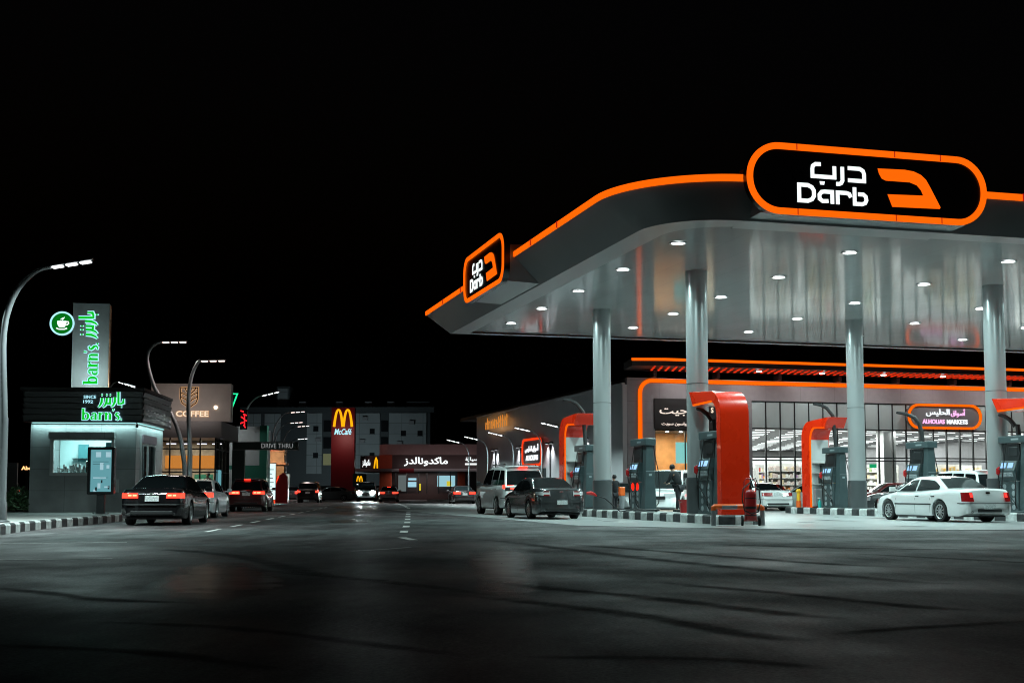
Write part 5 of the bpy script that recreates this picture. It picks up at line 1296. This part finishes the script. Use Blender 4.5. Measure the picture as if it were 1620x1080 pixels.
m = MB(); m.box(-3.2, -1.5, 3.1, 3.38, 2.1, 2.13); m.box(-3.2, -1.5, 3.1, 3.38, 1.7, 1.73); m.build('wall_shelf', M['dark'], ki)
for x in (-.02,):
    m = MB(); m.lathe([(.05, 0), (.05, .10), (.02, .16)], 8, (x + .08, -.20, 3.22)); m.build('security_camera', M['dark'], ki)

# serif letters of the coffee chain
def serif_word(mb, kind, o, sc, y0, y1, grow=0.0):
    """fat stencil serif letters; grow widens every stroke for the halo"""
    x = 0.0
    def st(pts, w): mb.stroke([(px + x, pz) for px, pz in pts], [q + grow for q in w] if isinstance(w, list) else w + grow, y0, y1, 0, False, sc, o)
    def arc(cx, cz, rx, rz, a0, a1, w, n=12):
        pts = []; ws = []
        for i in range(n + 1):
            a = R(lerp(a0, a1, i / n)); pts.append((cx + rx * math.cos(a), cz + rz * math.sin(a))); ws.append(w * (.30 + .70 * abs(math.cos(a))))
        st(pts, ws)
    for ch in kind:
        g_ = grow / 2
        if ch == 'b':
            st([(.13, -g_), (.13, 1.0 + g_)], .20); st([(-.02, .96), (.13, .96)], .08); arc(.34, .33, .21, .29, -150, 150, .21); x += .72
        elif ch == 'a':
            st([(.47, -g_), (.47, .48)], .20); arc(.34, .48, .13, .13, 0, 170, .18); arc(.26, .19, .14, .16, 60, 300, .19); st([(.47, .03), (.64, .03)], .07); x += .70
        elif ch == 'r':
            st([(.13, -g_), (.13, .66 + g_)], .20); st([(-.02, .62), (.13, .62)], .08); st([(.20, .45), (.30, .58), (.42, .58)], [.06, .10, .16]); st([(0, .03), (.28, .03)], .07); x += .54
        elif ch == 'n':
            st([(.13, -g_), (.13, .66 + g_)], .20); st([(-.02, .62), (.13, .62)], .08); st([(.20, .44), (.30, .58), (.42, .58), (.48, .46), (.48, -g_)], [.05, .09, .13, .20, .20]); x += .68
        elif ch == "'":
            st([(.06, 1.0), (.06, .90), (0, .76)], [.13, .11, .04]); x += .17
        elif ch == 's':
            st([(.40, .52), (.30, .63), (.16, .60), (.12, .48), (.22, .37), (.36, .27), (.38, .13), (.26, .03), (.06, .08)], [.06, .09, .13, .17, .20, .18, .14, .10, .06]); x += .50
        elif ch == '.':
            st([(.02, .06), (.14, .06)], .12); x += .2
    return x
def arabic_barns(mb, o, sc, y0, y1, grow=0.0):
    g_ = grow
    def st(pts, w): mb.stroke(pts, [q + g_ for q in w] if isinstance(w, list) else w + g_, y0, y1, 0, False, sc, o)
    # right to left: ba + alif, ra, nun, zay
    st([(1.85, .42), (1.84, .12), (1.66, .05), (1.48, .05), (1.47, .25)], [.12, .18, .14, .14, .18]); st([(1.48, .12), (1.46, .95)], [.17, .19]); st([(1.66, -.16), (1.76, -.16)], .11)
    st([(1.22, .55), (1.20, .18), (1.08, -.08), (.92, -.22)], [.18, .19, .14, .05])
    st([(.86, .50), (.85, .06), (.62, .05)], [.18, .17, .13]); st([(.80, .72), (.90, .72)], .11)
    st([(.60, .48), (.58, .15), (.46, -.10), (.30, -.24)], [.18, .19, .14, .05]); st([(.53, .72), (.63, .72)], .11)
    st([(.24, .48), (.22, .15), (.10, -.10), (-.04, -.24)], [.17, .19, .14, .05]); st([(.18, .72), (.28, .72)], .11)

ks = thing('kiosk_sign', 'green lit serif lettering with a small white line on the dark crown', 'sign', (-14.45, 48.6, .24), BETA)
for grow, mt, y0, y1, nm in ((.10, M['cyan_led'], -.34, -.315, 'letter_halo'), (-.02, M['green_led'], -.37, -.342, 'letters')):
    m = MB(); serif_word(m, "barn's.", (-1.98, 3.50), .435, y0, y1, grow); m.build('latin_' + nm, mt, ks)
    m = MB(); arabic_barns(m, (-1.36, 4.10), .50, y0, y1, grow); m.build('arabic_' + nm, mt, ks)
text_mb('SINCE', -1.70, 4.38, .46, .12, -.315, .03, .01).build('small_letters', M['cyan_led'], ks)
text_mb('1992', -1.76, 4.20, .36, .12, -.315, .03, .01).build('small_digits', M['cyan_led'], ks)
sg = thing('tower_sign', 'tall grey sign tower with green vertical lettering on the kiosk roof', 'sign', (-16.78, 50.4, 5.0), BETA + R(6))
m = MB(); m.box(-.82, .58, 0, .45, 0, 3.55); m.build('tower', mat('tower_panel', (.17, .185, .19), .5, var=.1), sg)
m = MB(); m.box(.583, .62, .03, .42, 0, 3.5); m.build('orange_lit_edge', M['lit_edge'], sg)  # orange light on the tower's side, painted as the edge colour
for grow, mt, y0, y1, nm in ((.13, M['cyan_led'], -.012, -.003, 'letter_halo'), (-.01, M['green_led'], -.024, -.014, 'letters')):
    m = MB(); serif_word(m, "barn's.", (0, 0), .48, y0, y1, grow); arabic_barns(m, (1.86, .16), .55, y0, y1, grow)
    m.v = [(.18 - p[2] * 1.15, p[1], .30 + p[0]) for p in m.v]; m.build('vertical_' + nm, mt, sg)
area('sign_wash', sg, (-.1, -1.2, .16), 65, 1.2, (.75, 1, .97), (R(152), 0, 0), size_y=.3)  # unseen fill lamp that brightens the tower face
cs = thing('round_sign', 'round green sign with a white coffee cup and white rim', 'sign', (-18.0, 50.2, 7.72), BETA)
m = MB(); m.lathe([(.47, -.10), (.47, .10)], 36, (0, .15, 0), 'y'); m.build('disc_body', M['dark'], cs, 40)
ci = lambda r_: [(r_ * math.cos(R(a)), r_ * math.sin(R(a))) for a in range(0, 360, 10)]
m = MB(); m.ring(ci(.485), ci(.415), 'y', .0, .048); m.build('lit_rim', M['cyan_led'], cs)
m = MB(); m.prism(ci(.413), 'y', .02, .048); m.build('green_face', M['green_panel'], cs)
m = MB(); m.prism([(-.19, .10), (.17, .10), (.16, -.05), (.10, -.15), (-.11, -.15), (-.17, -.05)], 'y', -.02, .018)
m.stroke([(.16, .07), (.24, .07), (.26, .0), (.20, -.06), (.13, -.06)], .035, -.02, .018); m.stroke([(-.22, -.19), (-.12, -.23), (.10, -.23), (.20, -.19)], .05, -.02, .018)
m.stroke([(-.06, .15), (.0, .20), (.05, .22)], .025, -.02, .018); m.stroke([(.0, .14), (.05, .18), (.09, .26)], .025, -.02, .018); m.build('cup_mark', M['white_led'], cs)
m = MB(); m.box(.4, 1.0, .10, .18, -.25, -.20); m.build('bracket', M['dark'], cs)

mb_ = thing('menu_board', 'upright dark framed menu screen on a post before the kiosk window', 'menu board', (-14.55, 44.9, .24), BETA - R(3))
m = MB(); m.box(-.14, .14, -.05, .08, 0, .70); m.box(-.25, .25, -.12, .15, 0, .03); m.build('post', M['dark'], mb_, 0, .01)
m = MB(); m.ring(rrect(.47, .84, .05, 3, (0, 1.52)), rrect(.37, .75, .02, 3, (0, 1.52)), 'y', -.11, .12); m.box(-.44, .44, .0, .11, .72, 2.32); m.build('frame', M['sign_black'], mb_)
m = MB(); m.box(-.37, .37, -.03, -.003, .78, 2.26); m.build('screen', M['menu'], mb_)
m = MB(); 
for x, z, w_, h_ in ((-.2, 2.1, .18, .18), (.15, 2.1, .18, .18), (-.05, 1.65, .12, .25), (.18, 1.7, .10, .12), (-.28, 1.35, .45, .04), (-.12, 1.0, .10, .18), (.12, 1.02, .16, .05), (-.26, .88, .08, .08)): m.box(x, x + w_, -.04, -.031, z - .1, z - .1 + h_)
m.build('menu_pictures', M['menu_light'], mb_)
m = MB()
for x, z, w_, h_ in ((-.3, 1.86, .55, .015), (-.3, 1.78, .40, .012), (.0, 1.12, .05, .10), (.24, .90, .06, .12), (-.2, .84, .06, .13), (-.05, 1.3, .3, .012)): m.box(x, x + w_, -.04, -.031, z - .03, z - .03 + h_)
m.build('menu_lines', M['menu_dark'], mb_)

def shrub(label, loc, rx, rz_, n):
    t = thing('shrub', label, 'plant', loc)
    m = MB()
    for i in range(n):
        a = rnd.uniform(0, 6.283); q = rnd.random() ** .5; z = rnd.random()
        p = Vector((rx * q * math.cos(a) * (1.1 - .4 * z), rx * q * math.sin(a) * (1.1 - .4 * z), rz_ * (.08 + .92 * z * (1 - .35 * q * q)))); s = rnd.uniform(.05, .10)
        u_ = Vector((rnd.uniform(-1, 1), rnd.uniform(-1, 1), rnd.uniform(-.4, 1))).normalized(); w_ = u_.cross(Vector((rnd.uniform(-1, 1), rnd.uniform(-1, 1), .3))).normalized()
        m.add([p - u_ * s, p + w_ * s * .45, p + u_ * s, p - w_ * s * .45], [(0, 1, 2, 3)])
    m.build('foliage', M['leaf'], t)
    m = MB()
    for i in range(5): m.tube([(0, 0, 0), (rnd.uniform(-.3, .3) * rx, rnd.uniform(-.3, .3) * rx, rz_ * .4), (rnd.uniform(-.7, .7) * rx, rnd.uniform(-.7, .7) * rx, rz_ * .8)], [.03, .02, .01], 5)
    m.build('stem', M['bark'], t)
shrub('round green shrub between the left lamp and the kiosk', (-18.9, 48.5, .24), .62, 1.05, 900)
shrub('smaller dark shrub left of the round one', (-20.3, 52.0, .24), .5, .7, 500)
bp_ = thing('notice_panel', 'dull grey upright panel beyond the left street lamp', 'panel', (-21.2, 53.5, .24), BETA)
m = MB(); m.box(-.3, .3, 0, .1, 0, 2.0); m.build('board', M['grey_paint'], bp_, 0, .02)
m = MB(); m.box(-.35, .35, -.03, .13, 0, .08); m.build('foot', M['dark'], bp_)
rl = thing('marker_light', 'red marker lights low at the left edge', 'light', (-12.95, 31.9, .24), 0)
m = MB(); m.box(-.06, .06, -.04, .04, 0, .75); m.build('post', M['dark'], rl)
m = MB(); m.box(-.05, .05, -.06, -.042, .60, .74); m.box(-.05, .05, -.06, -.042, .22, .38); m.build('lens', M['red_led'], rl)
asn = thing('distant_sign', 'tiny amber lit sign far behind the left street lamp', 'sign', (-46.0, 120, 3.2), 0)
m = MB(); m.box(-1.0, 1.0, 0, .2, -.45, .45); m.build('sign_panel', M['sign_black'], asn)
text_mb('Abd', 0, 0, .95, .36, -.01, .05, .03).build('letters', M['amber_led'], asn)
m = MB(); m.box(-.1, .1, .05, .2, -3.0, -.45); m.build('post', M['dark'], asn)

# ------------------------------------------------------------------ gold leaf coffee shop
nc = thing('coffee_shop', 'small coffee shop with tan sign block over warm glass walls', 'shop', (-15.05, 65.6, .24), BETA)
m = MB(); m.box(-3.75, .35, .5, 1.3, 4.42, 6.40); m.build('sign_block', M['coffee_wall'], nc)
m = MB(); m.box(-3.75, .0, -.3, 6.3, 3.55, 4.40); m.build('canopy_band', M['coffee_band'], nc)
m = MB()
for x in (-3.7, -2.75, -1.2, -.42): m.box(x, x + .07, .35, .45, 0, 3.55)
for z in (.9, 1.75, 2.95): m.box(-3.7, -.35, .36, .44, z, z + .07)
for y in (.35, 1.6, 2.8, 4.0, 5.2): m.box(-.42, -.34, y, y + .07, 0, 3.55)
for z in (1.75, 2.95): m.box(-.41, -.35, .4, 5.2, z, z + .06)
m.build('window_frame', M['dark'], nc)
m = MB(); m.box(-3.66, -.40, .39, .41, 0, 3.55); m.box(-.39, -.37, .45, 5.2, 0, 3.55); m.build('pane', M['glass'], nc)
m = MB(); m.box(-3.7, -.4, 4.5, 4.6, 0, 3.5); m.box(-3.8, -3.7, .4, 4.6, 0, 3.5); m.build('interior_wall', mat('shop_beige', (.30, .25, .20), .6, var=.2), nc)
m = MB(); m.box(-3.7, -.45, 4.40, 4.48, 2.05, 2.75); m.build('amber_panel', M['amber_wall'], nc)
m = MB(); m.box(-3.6, -2.2, 3.2, 3.9, 0, 1.4); m.box(-1.9, -.6, 2.4, 3.0, 0, 1.0); m.build('counter', M['wood'], nc, 0, .02)
m = MB(); m.box(-3.5, -2.7, 1.2, 1.9, .2, 1.6); m.build('display_case', mat('case', (.5, .7, .68), .3), nc)
m = MB(); m.box(-2.0, -1.0, 3.8, 3.86, .9, 1.7); m.build('green_board', M['green_wall'], nc)
area('sign_block_fill', nc, (-1.8, -1.6, 4.5), 26, 3, (1, .86, .78), (R(130), 0, 0), size_y=.3)  # unseen lamp added in front to brighten the sign block
area('shop_lamp', nc, (-2.0, 2.2, 3.45), 200, 2.6, (1, .86, .66), size_y=2.4)
m = MB()
for x in (-3.2, -2.4, -1.6, -.8): m.box(x, x + .5, 2.0, 2.05, 3.28, 3.33)
m.build('light_bar', emis('violet_light', (.85, .8, 1), 2.0), nc)
m = MB(); m.box(-.35, -.28, 1.2, 1.9, .5, 1.9); m.build('side_poster', M['menu'], nc)
ns = thing('shop_sign', 'gold outlined shield of leaf veins above gold capital letters', 'sign', (-15.05, 65.6, .24), BETA)
am2 = emis('gold_line', (1, .82, .62), 1.1); ah = emis('gold_halo', (1, .55, .27), .62)
def leaf(mb, w, y0, y1):
    S = lambda p: mb.stroke([(x - 1.80, z + 5.68) for x, z in p], w, y0, y1)
    S([(-.44, .50), (.44, .50), (.44, -.05), (.36, -.28), (0, -.55), (-.36, -.28), (-.44, -.05), (-.44, .50)])
    S([(0, -.52), (-.03, -.1), (.05, .2), (.12, .48)])
    for s in (-1, 1):
        S([(-.01, -.30), (s * .18, -.10), (s * .42, .02)]); S([(0, -.05), (s * .16, .12), (s * .42, .24)]); S([(.05, .18), (s * .2 + .05, .34), (s * .28 + .06, .49)])
m = MB(); leaf(m, .10, .465, .485); m.build('leaf_halo', ah, ns)
m = MB(); leaf(m, .05, .44, .462); m.build('leaf_mark', M['sign_black'], ns)
m = text_mb('N', -2.95, 4.82, .26, .32, .485, .02, .02); m.build('first_letter', am2, ns)
for b, yy, mt, nm in ((.055, .487, ah, 'letter_halo'), (.0, .46, am2, 'letters')):
    text_mb('COFFEE', -1.62, 4.82, 1.66 + b, .28 + b, yy, .02, b + .005).build(nm, mt, ns)
m = MB(); m.lathe([(.10, .44), (.10, .47)], 12, (-.42, 0, 5.16), 'y'); m.build('lit_dot', emis('warm_dot', (1, .75, .5), 3), ns)
pb = person('dark haired person behind the window of the gold lettered shop', (-16.1, 67.2, .28), BETA + R(150), 1.72, .05)

ds_ = thing('neon_sign', 'green outlined slanting neon panel with a red figure', 'sign', (-16.75, 74.0, 6.30), BETA); ds_.scale = (.8, 1, .75)
m = MB(); m.prism([(-1.0, -.55), (.45, -.55), (.85, .62), (-1.0, .62)], 'y', 0, .15); m.build('sign_panel', M['sign_black'], ds_)
m = MB(); m.stroke([(-1.0, -.5), (.42, -.5), (.78, .56), (-1.0, .56)], .10, -.05, -.003); m.box(-.9, -.3, -.05, -.003, -.62, -.42); m.build('green_tube', M['neon_green'], ds_)
m = MB()
for k in range(2): m.stroke([(.36, .30 - .09 * k), (-.30, .30 - .09 * k), (-.36, .0 - .05 * k), (.22, .0 - .05 * k), (.18, -.28 + .05 * k), (-.50, -.28 + .05 * k)], .06, -.05, -.003)
m.build('red_figure', M['neon_red'], ds_)
m = MB(); m.box(-.9, -.7, .05, .2, -2.2, -.55); m.build('bracket', M['dark'], ds_)
rs_ = thing('neon_sign', 'vertical ragged red neon sign left of the white head lamp', 'sign', (-16.05, 75.5, 5.3), BETA); rs_.scale = (.62, 1, .8)
m = MB(); m.box(-.35, .35, 0, .12, -.75, .75); m.build('sign_panel', M['sign_black'], rs_)
m = MB()
for a, b in (((-.3, .65), (.0, .58)), ((-.05, .4), (.3, .3)), ((-.25, .2), (.05, .05)), ((.05, .0), (.32, -.12)), ((-.3, -.3), (.0, -.2)), ((0, -.4), (.2, -.62)), ((.08, .4), (.1, -.5))): m.stroke([a, b], .10, -.05, -.003)
m.build('red_strokes', M['neon_red'], rs_)

gw = thing('shop_building', 'white upper walled shop with green base behind the drive through gate', 'shop', (-17.6, 76.5, .24), BETA)
m = MB(); m.box(-2, 2.3, 0, 6, 2.35, 4.7); m.build('upper_wall', M['white_wall'], gw)
m = MB(); m.box(-2, 2.3, .02, 6, 0, 2.34); m.build('green_base', M['green_wall'], gw)
m = MB(); m.box(2.31, 2.75, -.1, .8, 0, 4.75); m.build('green_pier', M['green_wall'], gw)
m = MB(); m.box(.35, 1.4, -.03, .01, 0, 2.1); m.build('door', M['white_wall'], gw)
m = MB(); m.box(-.1, .1, -.15, -.003, 3.2, 3.35); m.build('security_camera', M['dark'], gw)
area('wall_lamp', gw, (0, -2.5, 4.6), 40, .6, (.9, 1, .96), (R(50), 0, 0))
dg = thing('drive_through_gate', 'dark green post and beam gate lettered over the left lane', 'gate', (-15.5, 71.6, .0), BETA)
m = MB(); m.box(-.30, .38, -.2, .2, .2, 3.35); m.build('post', M['gate'], dg)
m = MB(); m.box(-.30, 3.35, -.21, .21, 3.352, 3.80); m.build('beam', M['gate'], dg)
m = MB(); m.ring([(-.3, 3.34), (3.4, 3.34), (3.4, 3.81), (-.3, 3.81)], [(-.26, 3.38), (3.36, 3.38), (3.36, 3.77), (-.26, 3.77)], 'y', -.24, -.212); m.build('edge_line', M['grey_paint'], dg)
text_mb('DRIVE THRU', 2.2, 3.59, 1.75, .26, -.213, .03, -.008).build('letters', emis('dim_white', (.8, .85, .85), .28), dg)
tn = thing('tan_tower', 'tan tower block with flat cap beyond the drive through gate', 'building', (-16.7, 88, .2), BETA)
m = MB(); m.box(-.75, .85, 0, 1.6, 0, 3.55); m.build('tower', M['cream'], tn)
m = MB(); m.box(-1.9, 1.0, -.2, 1.8, 2.65, 2.8); m.box(-.80, .9, -.06, 1.65, 3.56, 3.7); m.build('ledge', M['wood'], tn)
m = MB(); m.box(.86, .93, .1, 1.2, .3, 3.3); m.build('dark_side', M['dark'], tn)
m = MB(); m.box(-1.0, .4, -.12, -.07, 3.66, 3.80); m.build('red_tube', M['neon_red'], tn)
area('tower_wash', tn, (.2, -1.6, 3.3), 30, .5, (1, .8, .6), (R(55), 0, 0))
lbx = thing('lightbox_sign', 'tall glowing pale lightbox between the green wall and the tan tower', 'sign', (-15.9, 83.5, .24), BETA)
m = MB(); m.box(-.34, .34, 0, .2, .2, 2.65); m.build('case', M['dark'], lbx)
m = MB(); m.box(-.31, .31, -.02, -.003, .25, 2.6); m.build('lit_face', M['panel_white'], lbx)
m = MB(); m.box(-1.3, -.36, -.02, .05, 2.25, 2.65); m.build('side_arrow', emis('cyan_arrow', (.3, .8, 1), .9), lbx)
m = MB()
for i in range(7): m.box(-.2, .2 - .05 * (i % 3), -.026, -.022, .5 + i * .28, .5 + i * .28 + .05)
m.build('menu_lines', M['grey_paint'], lbx)
rd = thing('red_pod', 'rounded red booth with a glowing edge before the tan tower', 'booth', (-15.6, 85.8, .2), BETA)
pf = [(-.45, 0), (-.5, .6), (-.42, 1.3), (-.15, 1.9), (.1, 2.1), (.35, 1.8), (.42, 1.0), (.42, 0)]
m = MB(); m.prism(pf, 'y', 0, 1.0); m.build('shell', M['red_plastic'], rd, 0, .05)
m = MB(); m.stroke([(-.45, 0), (-.5, .6), (-.42, 1.3), (-.2, 1.85)], .08, -.03, -.003); m.build('glow_edge', emis('pod_glow', (1, .06, .02), 1.2), rd)
pst = thing('poster_sign', 'small pale framed poster standing against the tan tower', 'sign', (-15.55, 87.2, 1.75), BETA)
m = MB(); m.box(-.28, .28, 0, .08, -.5, .5); m.build('frame', M['dark'], pst)
m = MB(); m.box(-.23, .23, -.01, -.002, -.45, .45); m.build('paper', emis('paper_glow', (.7, .8, .7), .55), pst)
m = MB(); m.box(-.05, .05, .02, .07, -1.55, -.5); m.build('post', M['dark'], pst)

# ------------------------------------------------------------------ far end of the road
rt = thing('restaurant', 'low restaurant with lit fascia and brick red corner at the far end', 'restaurant', (-15.75, 150, 0), R(-1))
m = MB(); m.prism(rrect(9.3, 6, 1.5, 6, (9.15, 6)), 'z', 5.3, 6.55); m.build('roof_band', M['roofband'], rt)
m = MB(); m.box(0, 18, .05, 12, 3.65, 5.29); m.build('fascia', M['rest_dark'], rt)
m = MB(); m.box(.02, 1.55, -.03, .04, 3.66, 5.28); m.box(.05, 1.45, .1, .5, 0, 3.3); m.box(9.3, 10.2, .1, .5, 0, 3.3); m.box(11.9, 13.0, .1, .5, 0, 3.3); m.build('red_panel', M['brick_red'], rt)
m = MB(); m.box(-2.6, 18.3, -1.6, 12, 3.31, 3.64); m.build('shelf_canopy', M['rest_grey'], rt)
m = MB(); m.box(0, 18, 1.5, 12, 0, 3.3); m.box(1.6, 11.5, .3, .6, 0, .75); m.build('wall', M['rest_dark'], rt)
m = MB()
for x in (1.9, 3.2, 4.6, 5.6, 7.0, 8.4): m.box(x, x + .12, .3, .45, .75, 3.3)
m.build('mullions', M['dark'], rt)
m = MB(); m.box(2.2, 3.2, .9, 1.0, 1.0, 2.9); m.build('lit_doorway', emis('door_glow', (.35, .42, .42), .3), rt)
m = MB(); m.box(3.4, 4.4, .32, .40, 1.5, 2.1); m.box(3.45, 4.4, .32, .40, 2.3, 2.55); m.build('lit_menu', emis('menu_cyan', (.45, .8, .95), .8), rt)
m = MB(); m.box(6.9, 9.0, .32, .40, 1.55, 2.85); m.build('lit_poster', emis('poster_cyan', (.40, .75, .85), .75), rt)
m = MB(); m.box(8.0, 8.55, .30, .318, 1.6, 2.2); m.box(4.75, 4.95, .30, .318, 1.1, 1.9); m.build('yellow_poster', emis('poster_yellow', (.9, .75, .05), .7), rt)
m = MB(); m.box(2.55, 4.3, -1.65, -1.61, 3.1, 3.66); m.build('entrance_red', M['maroon'], rt)
area('restaurant_lamp', rt, (5, -.6, 3.2), 120, 6, (1, .85, .8), size_y=.6)
area('fascia_lamp', rt, (8, -2.2, 3.9), 35, 12, (1, .8, .8), (R(120), 0, 0), size_y=.2)
rsg = thing('restaurant_sign', 'white lit Arabic lettering across the dark restaurant fascia', 'sign', (-15.75, 150, 0), R(-1))
text_mb('ماكدونالدز', 5.55, 4.5, 5.2, 1.05, .03, .06, .022, ar=True).build('letters', emis('white_bright', (.9, 1, 1), 1.5), rsg)
rs2 = thing('restaurant_sign', 'short white Arabic word over a white bar, cut by the grey wing', 'sign', (-15.75, 150, 0), R(-1))
text_mb('سيارة', 11.0, 4.75, 1.5, .55, .03, .06, .02, ar=True).build('letters', M['white_led'], rs2)
m = MB(); m.box(10.2, 12.4, -.02, .04, 4.1, 4.3); m.build('white_bar', M['white_led'], rs2)
rs3 = thing('restaurant_sign', 'slanting lettering and yellow letter on the left flank of the restaurant', 'sign', (-17.6, 152.5, 0), R(-1))
m = MB(); m.box(-.7, 1.7, .1, 6, 3.65, 5.25); m.build('flank_panel', M['rest_dark'], rs3)
text_mb('ماكدونالدز', .05, 4.35, .95, .95, .09, .06, .03, ar=True).build('letters', M['white_led'], rs3)
m = MB(); m.stroke([(1.0, 3.75), (1.12, 4.7), (1.22, 5.0), (1.34, 4.7), (1.38, 3.75)], .16, .0, .095); m.build('yellow_letter', M['gold'], rs3)
def arches(mb, cx, z0, h, w, y0, y1, th):
    for s in (-1, 1):
        pts = []; ws = []
        for i in range(17):
            f = -1 + 2 * i / 16
            x = cx + s * (w / 4 + w / 4 * f * .92); z = z0 + h * (1 - abs(f) ** 2.4); pts.append((x, z)); ws.append(th * (.72 + .28 * abs(f)))
        mb.stroke(pts, ws, y0, y1)
ps = thing('pillar_sign', 'tall dark red pillar sign topped by a golden letter M', 'sign', (-20.0, 149.5, 0), R(-1))
m = MB(); m.box(-1.38, 1.38, 0, .9, 0, 10.9); m.build('pillar', M['maroon'], ps, 0, .03)
m = MB(); arches(m, 0, 8.6, 2.0, 2.2, -.06, -.003, .30); m.build('golden_letter', M['gold'], ps)
text_mb('McCafé', 0, 8.02, 2.05, .72, -.004, .05, .02, shear=.28).build('script_letters', M['cyan_led'], ps)
area('pillar_wash', ps, (0, -3.5, 7.5), 60, 1, (1, .5, .45), (R(85), 0, 0))
sm_ = thing('small_sign', 'little dark board with a golden letter above the bright headlights', 'sign', (-16.6, 138, 0), 0)
m = MB(); m.box(-.06, .06, .05, .15, 0, 1.9); m.build('post', M['dark'], sm_)
m = MB(); m.box(-.75, .75, 0, .12, 1.5, 2.9); m.build('board', M['gate'], sm_, 0, .03)
m = MB(); arches(m, 0, 2.05, .58, .62, -.03, -.003, .11); m.build('golden_letter', M['gold'], sm_)
m = MB(); m.box(-.3, .3, -.02, -.003, 1.72, 1.80); m.build('small_line', M['white_led'], sm_)

ap = thing('apartment_block', 'long dim apartment block with pale panels and dark windows behind everything', 'building', (-35.5, 190, 0), R(-1))
m = MB(); m.box(-5, 23.2, .5, 14, 0, 12.8); m.box(-5.5, 23.8, .0, 14, 12.81, 13.6); m.box(19.5, 23, 1, 10, 13.61, 14.5); m.build('wall', M['apt_dark'], ap)
m = MB()
for x0, x1, z0, z1 in ((-4.6, -2.4, 5, 12.6), (-1.8, .6, 8.5, 12.6), (4.6, 6.9, 3.6, 12.7), (8.4, 9.3, 3.6, 12.7), (12.0, 15.6, 3.6, 12.7), (17.0, 22.6, 4.0, 12.7)): m.box(x0, x1, .28, .52, z0, z1)
m.build('pale_panel', M['apt'], ap)
for x, z in ((5.6, 10.0), (5.6, 6.0), (14.1, 9.6), (14.1, 6.0), (18.8, 9.3), (18.8, 6.2), (21.3, 9.3), (21.3, 6.2)):
    m = MB(); m.box(x, x + .75, .22, .30, z, z + .75); wd_ = m.build('window', M['win_dark'], ap)
    m = MB(); m.box(x - .06, x + .81, .2, .26, z - .08, z - .003); m.build('sill', M['apt_dark'], wd_)
for z in (4.9, 7.4, 9.9):
    for x0, x1 in ((7.1, 8.25), (15.8, 16.85)):
        m = MB(); m.box(x0, x1, .4, .48, z, z + 1.7); m.build('stair_window', M['win_lit'] if (z == 4.9 and x0 < 8) else M['win_dark'], ap)
m = MB(); m.box(-.4, 1.6, 2, 6, 13.61, 16.9); m.build('roof_box', M['apt_dark'], ap)
m = MB(); m.box(-.2, 1.4, 1.9, 1.98, 13.9, 16.6); m.build('roof_panel', M['apt'], ap)
area('facade_wash', ap, (10, -16, 2), 560, 14, (.75, .95, 1), (R(110), 0, 0), size_y=2)
for x, z in ((3.2, 13.62), (8.8, 13.62), (13.2, 13.62), (16.6, 13.62)):
    m = MB(); m.box(x, x + 1.1, 1.0, 1.9, z, z + .9); m.build('rooftop_unit', M['grey_paint'], ap, 0, .05)
for x, z in ((6.0, 8.4), (12.6, 8.2), (14.5, 4.6), (18.2, 7.9), (21.0, 5.0), (-1.2, 9.2), (13.0, 11.6), (20.0, 11.0)):
    m = MB(); m.box(x, x + .8, -.05, .27, z, z + .55); m.build('wall_unit', M['rest_grey'], ap, 0, .03)
# a low parapet and planter band in front of it
lw_ = thing('boundary_wall', 'long low grey wall running across behind the far parked cars', 'wall', (-40, 168, 0), 0)
m = MB(); m.box(0, 40, 0, .3, 0, 1.6); m.build('masonry', M['apt'], lw_)
m = MB(); m.box(-.05, 40.05, -.05, .35, 1.602, 1.7); m.build('coping', M['apt_dark'], lw_)
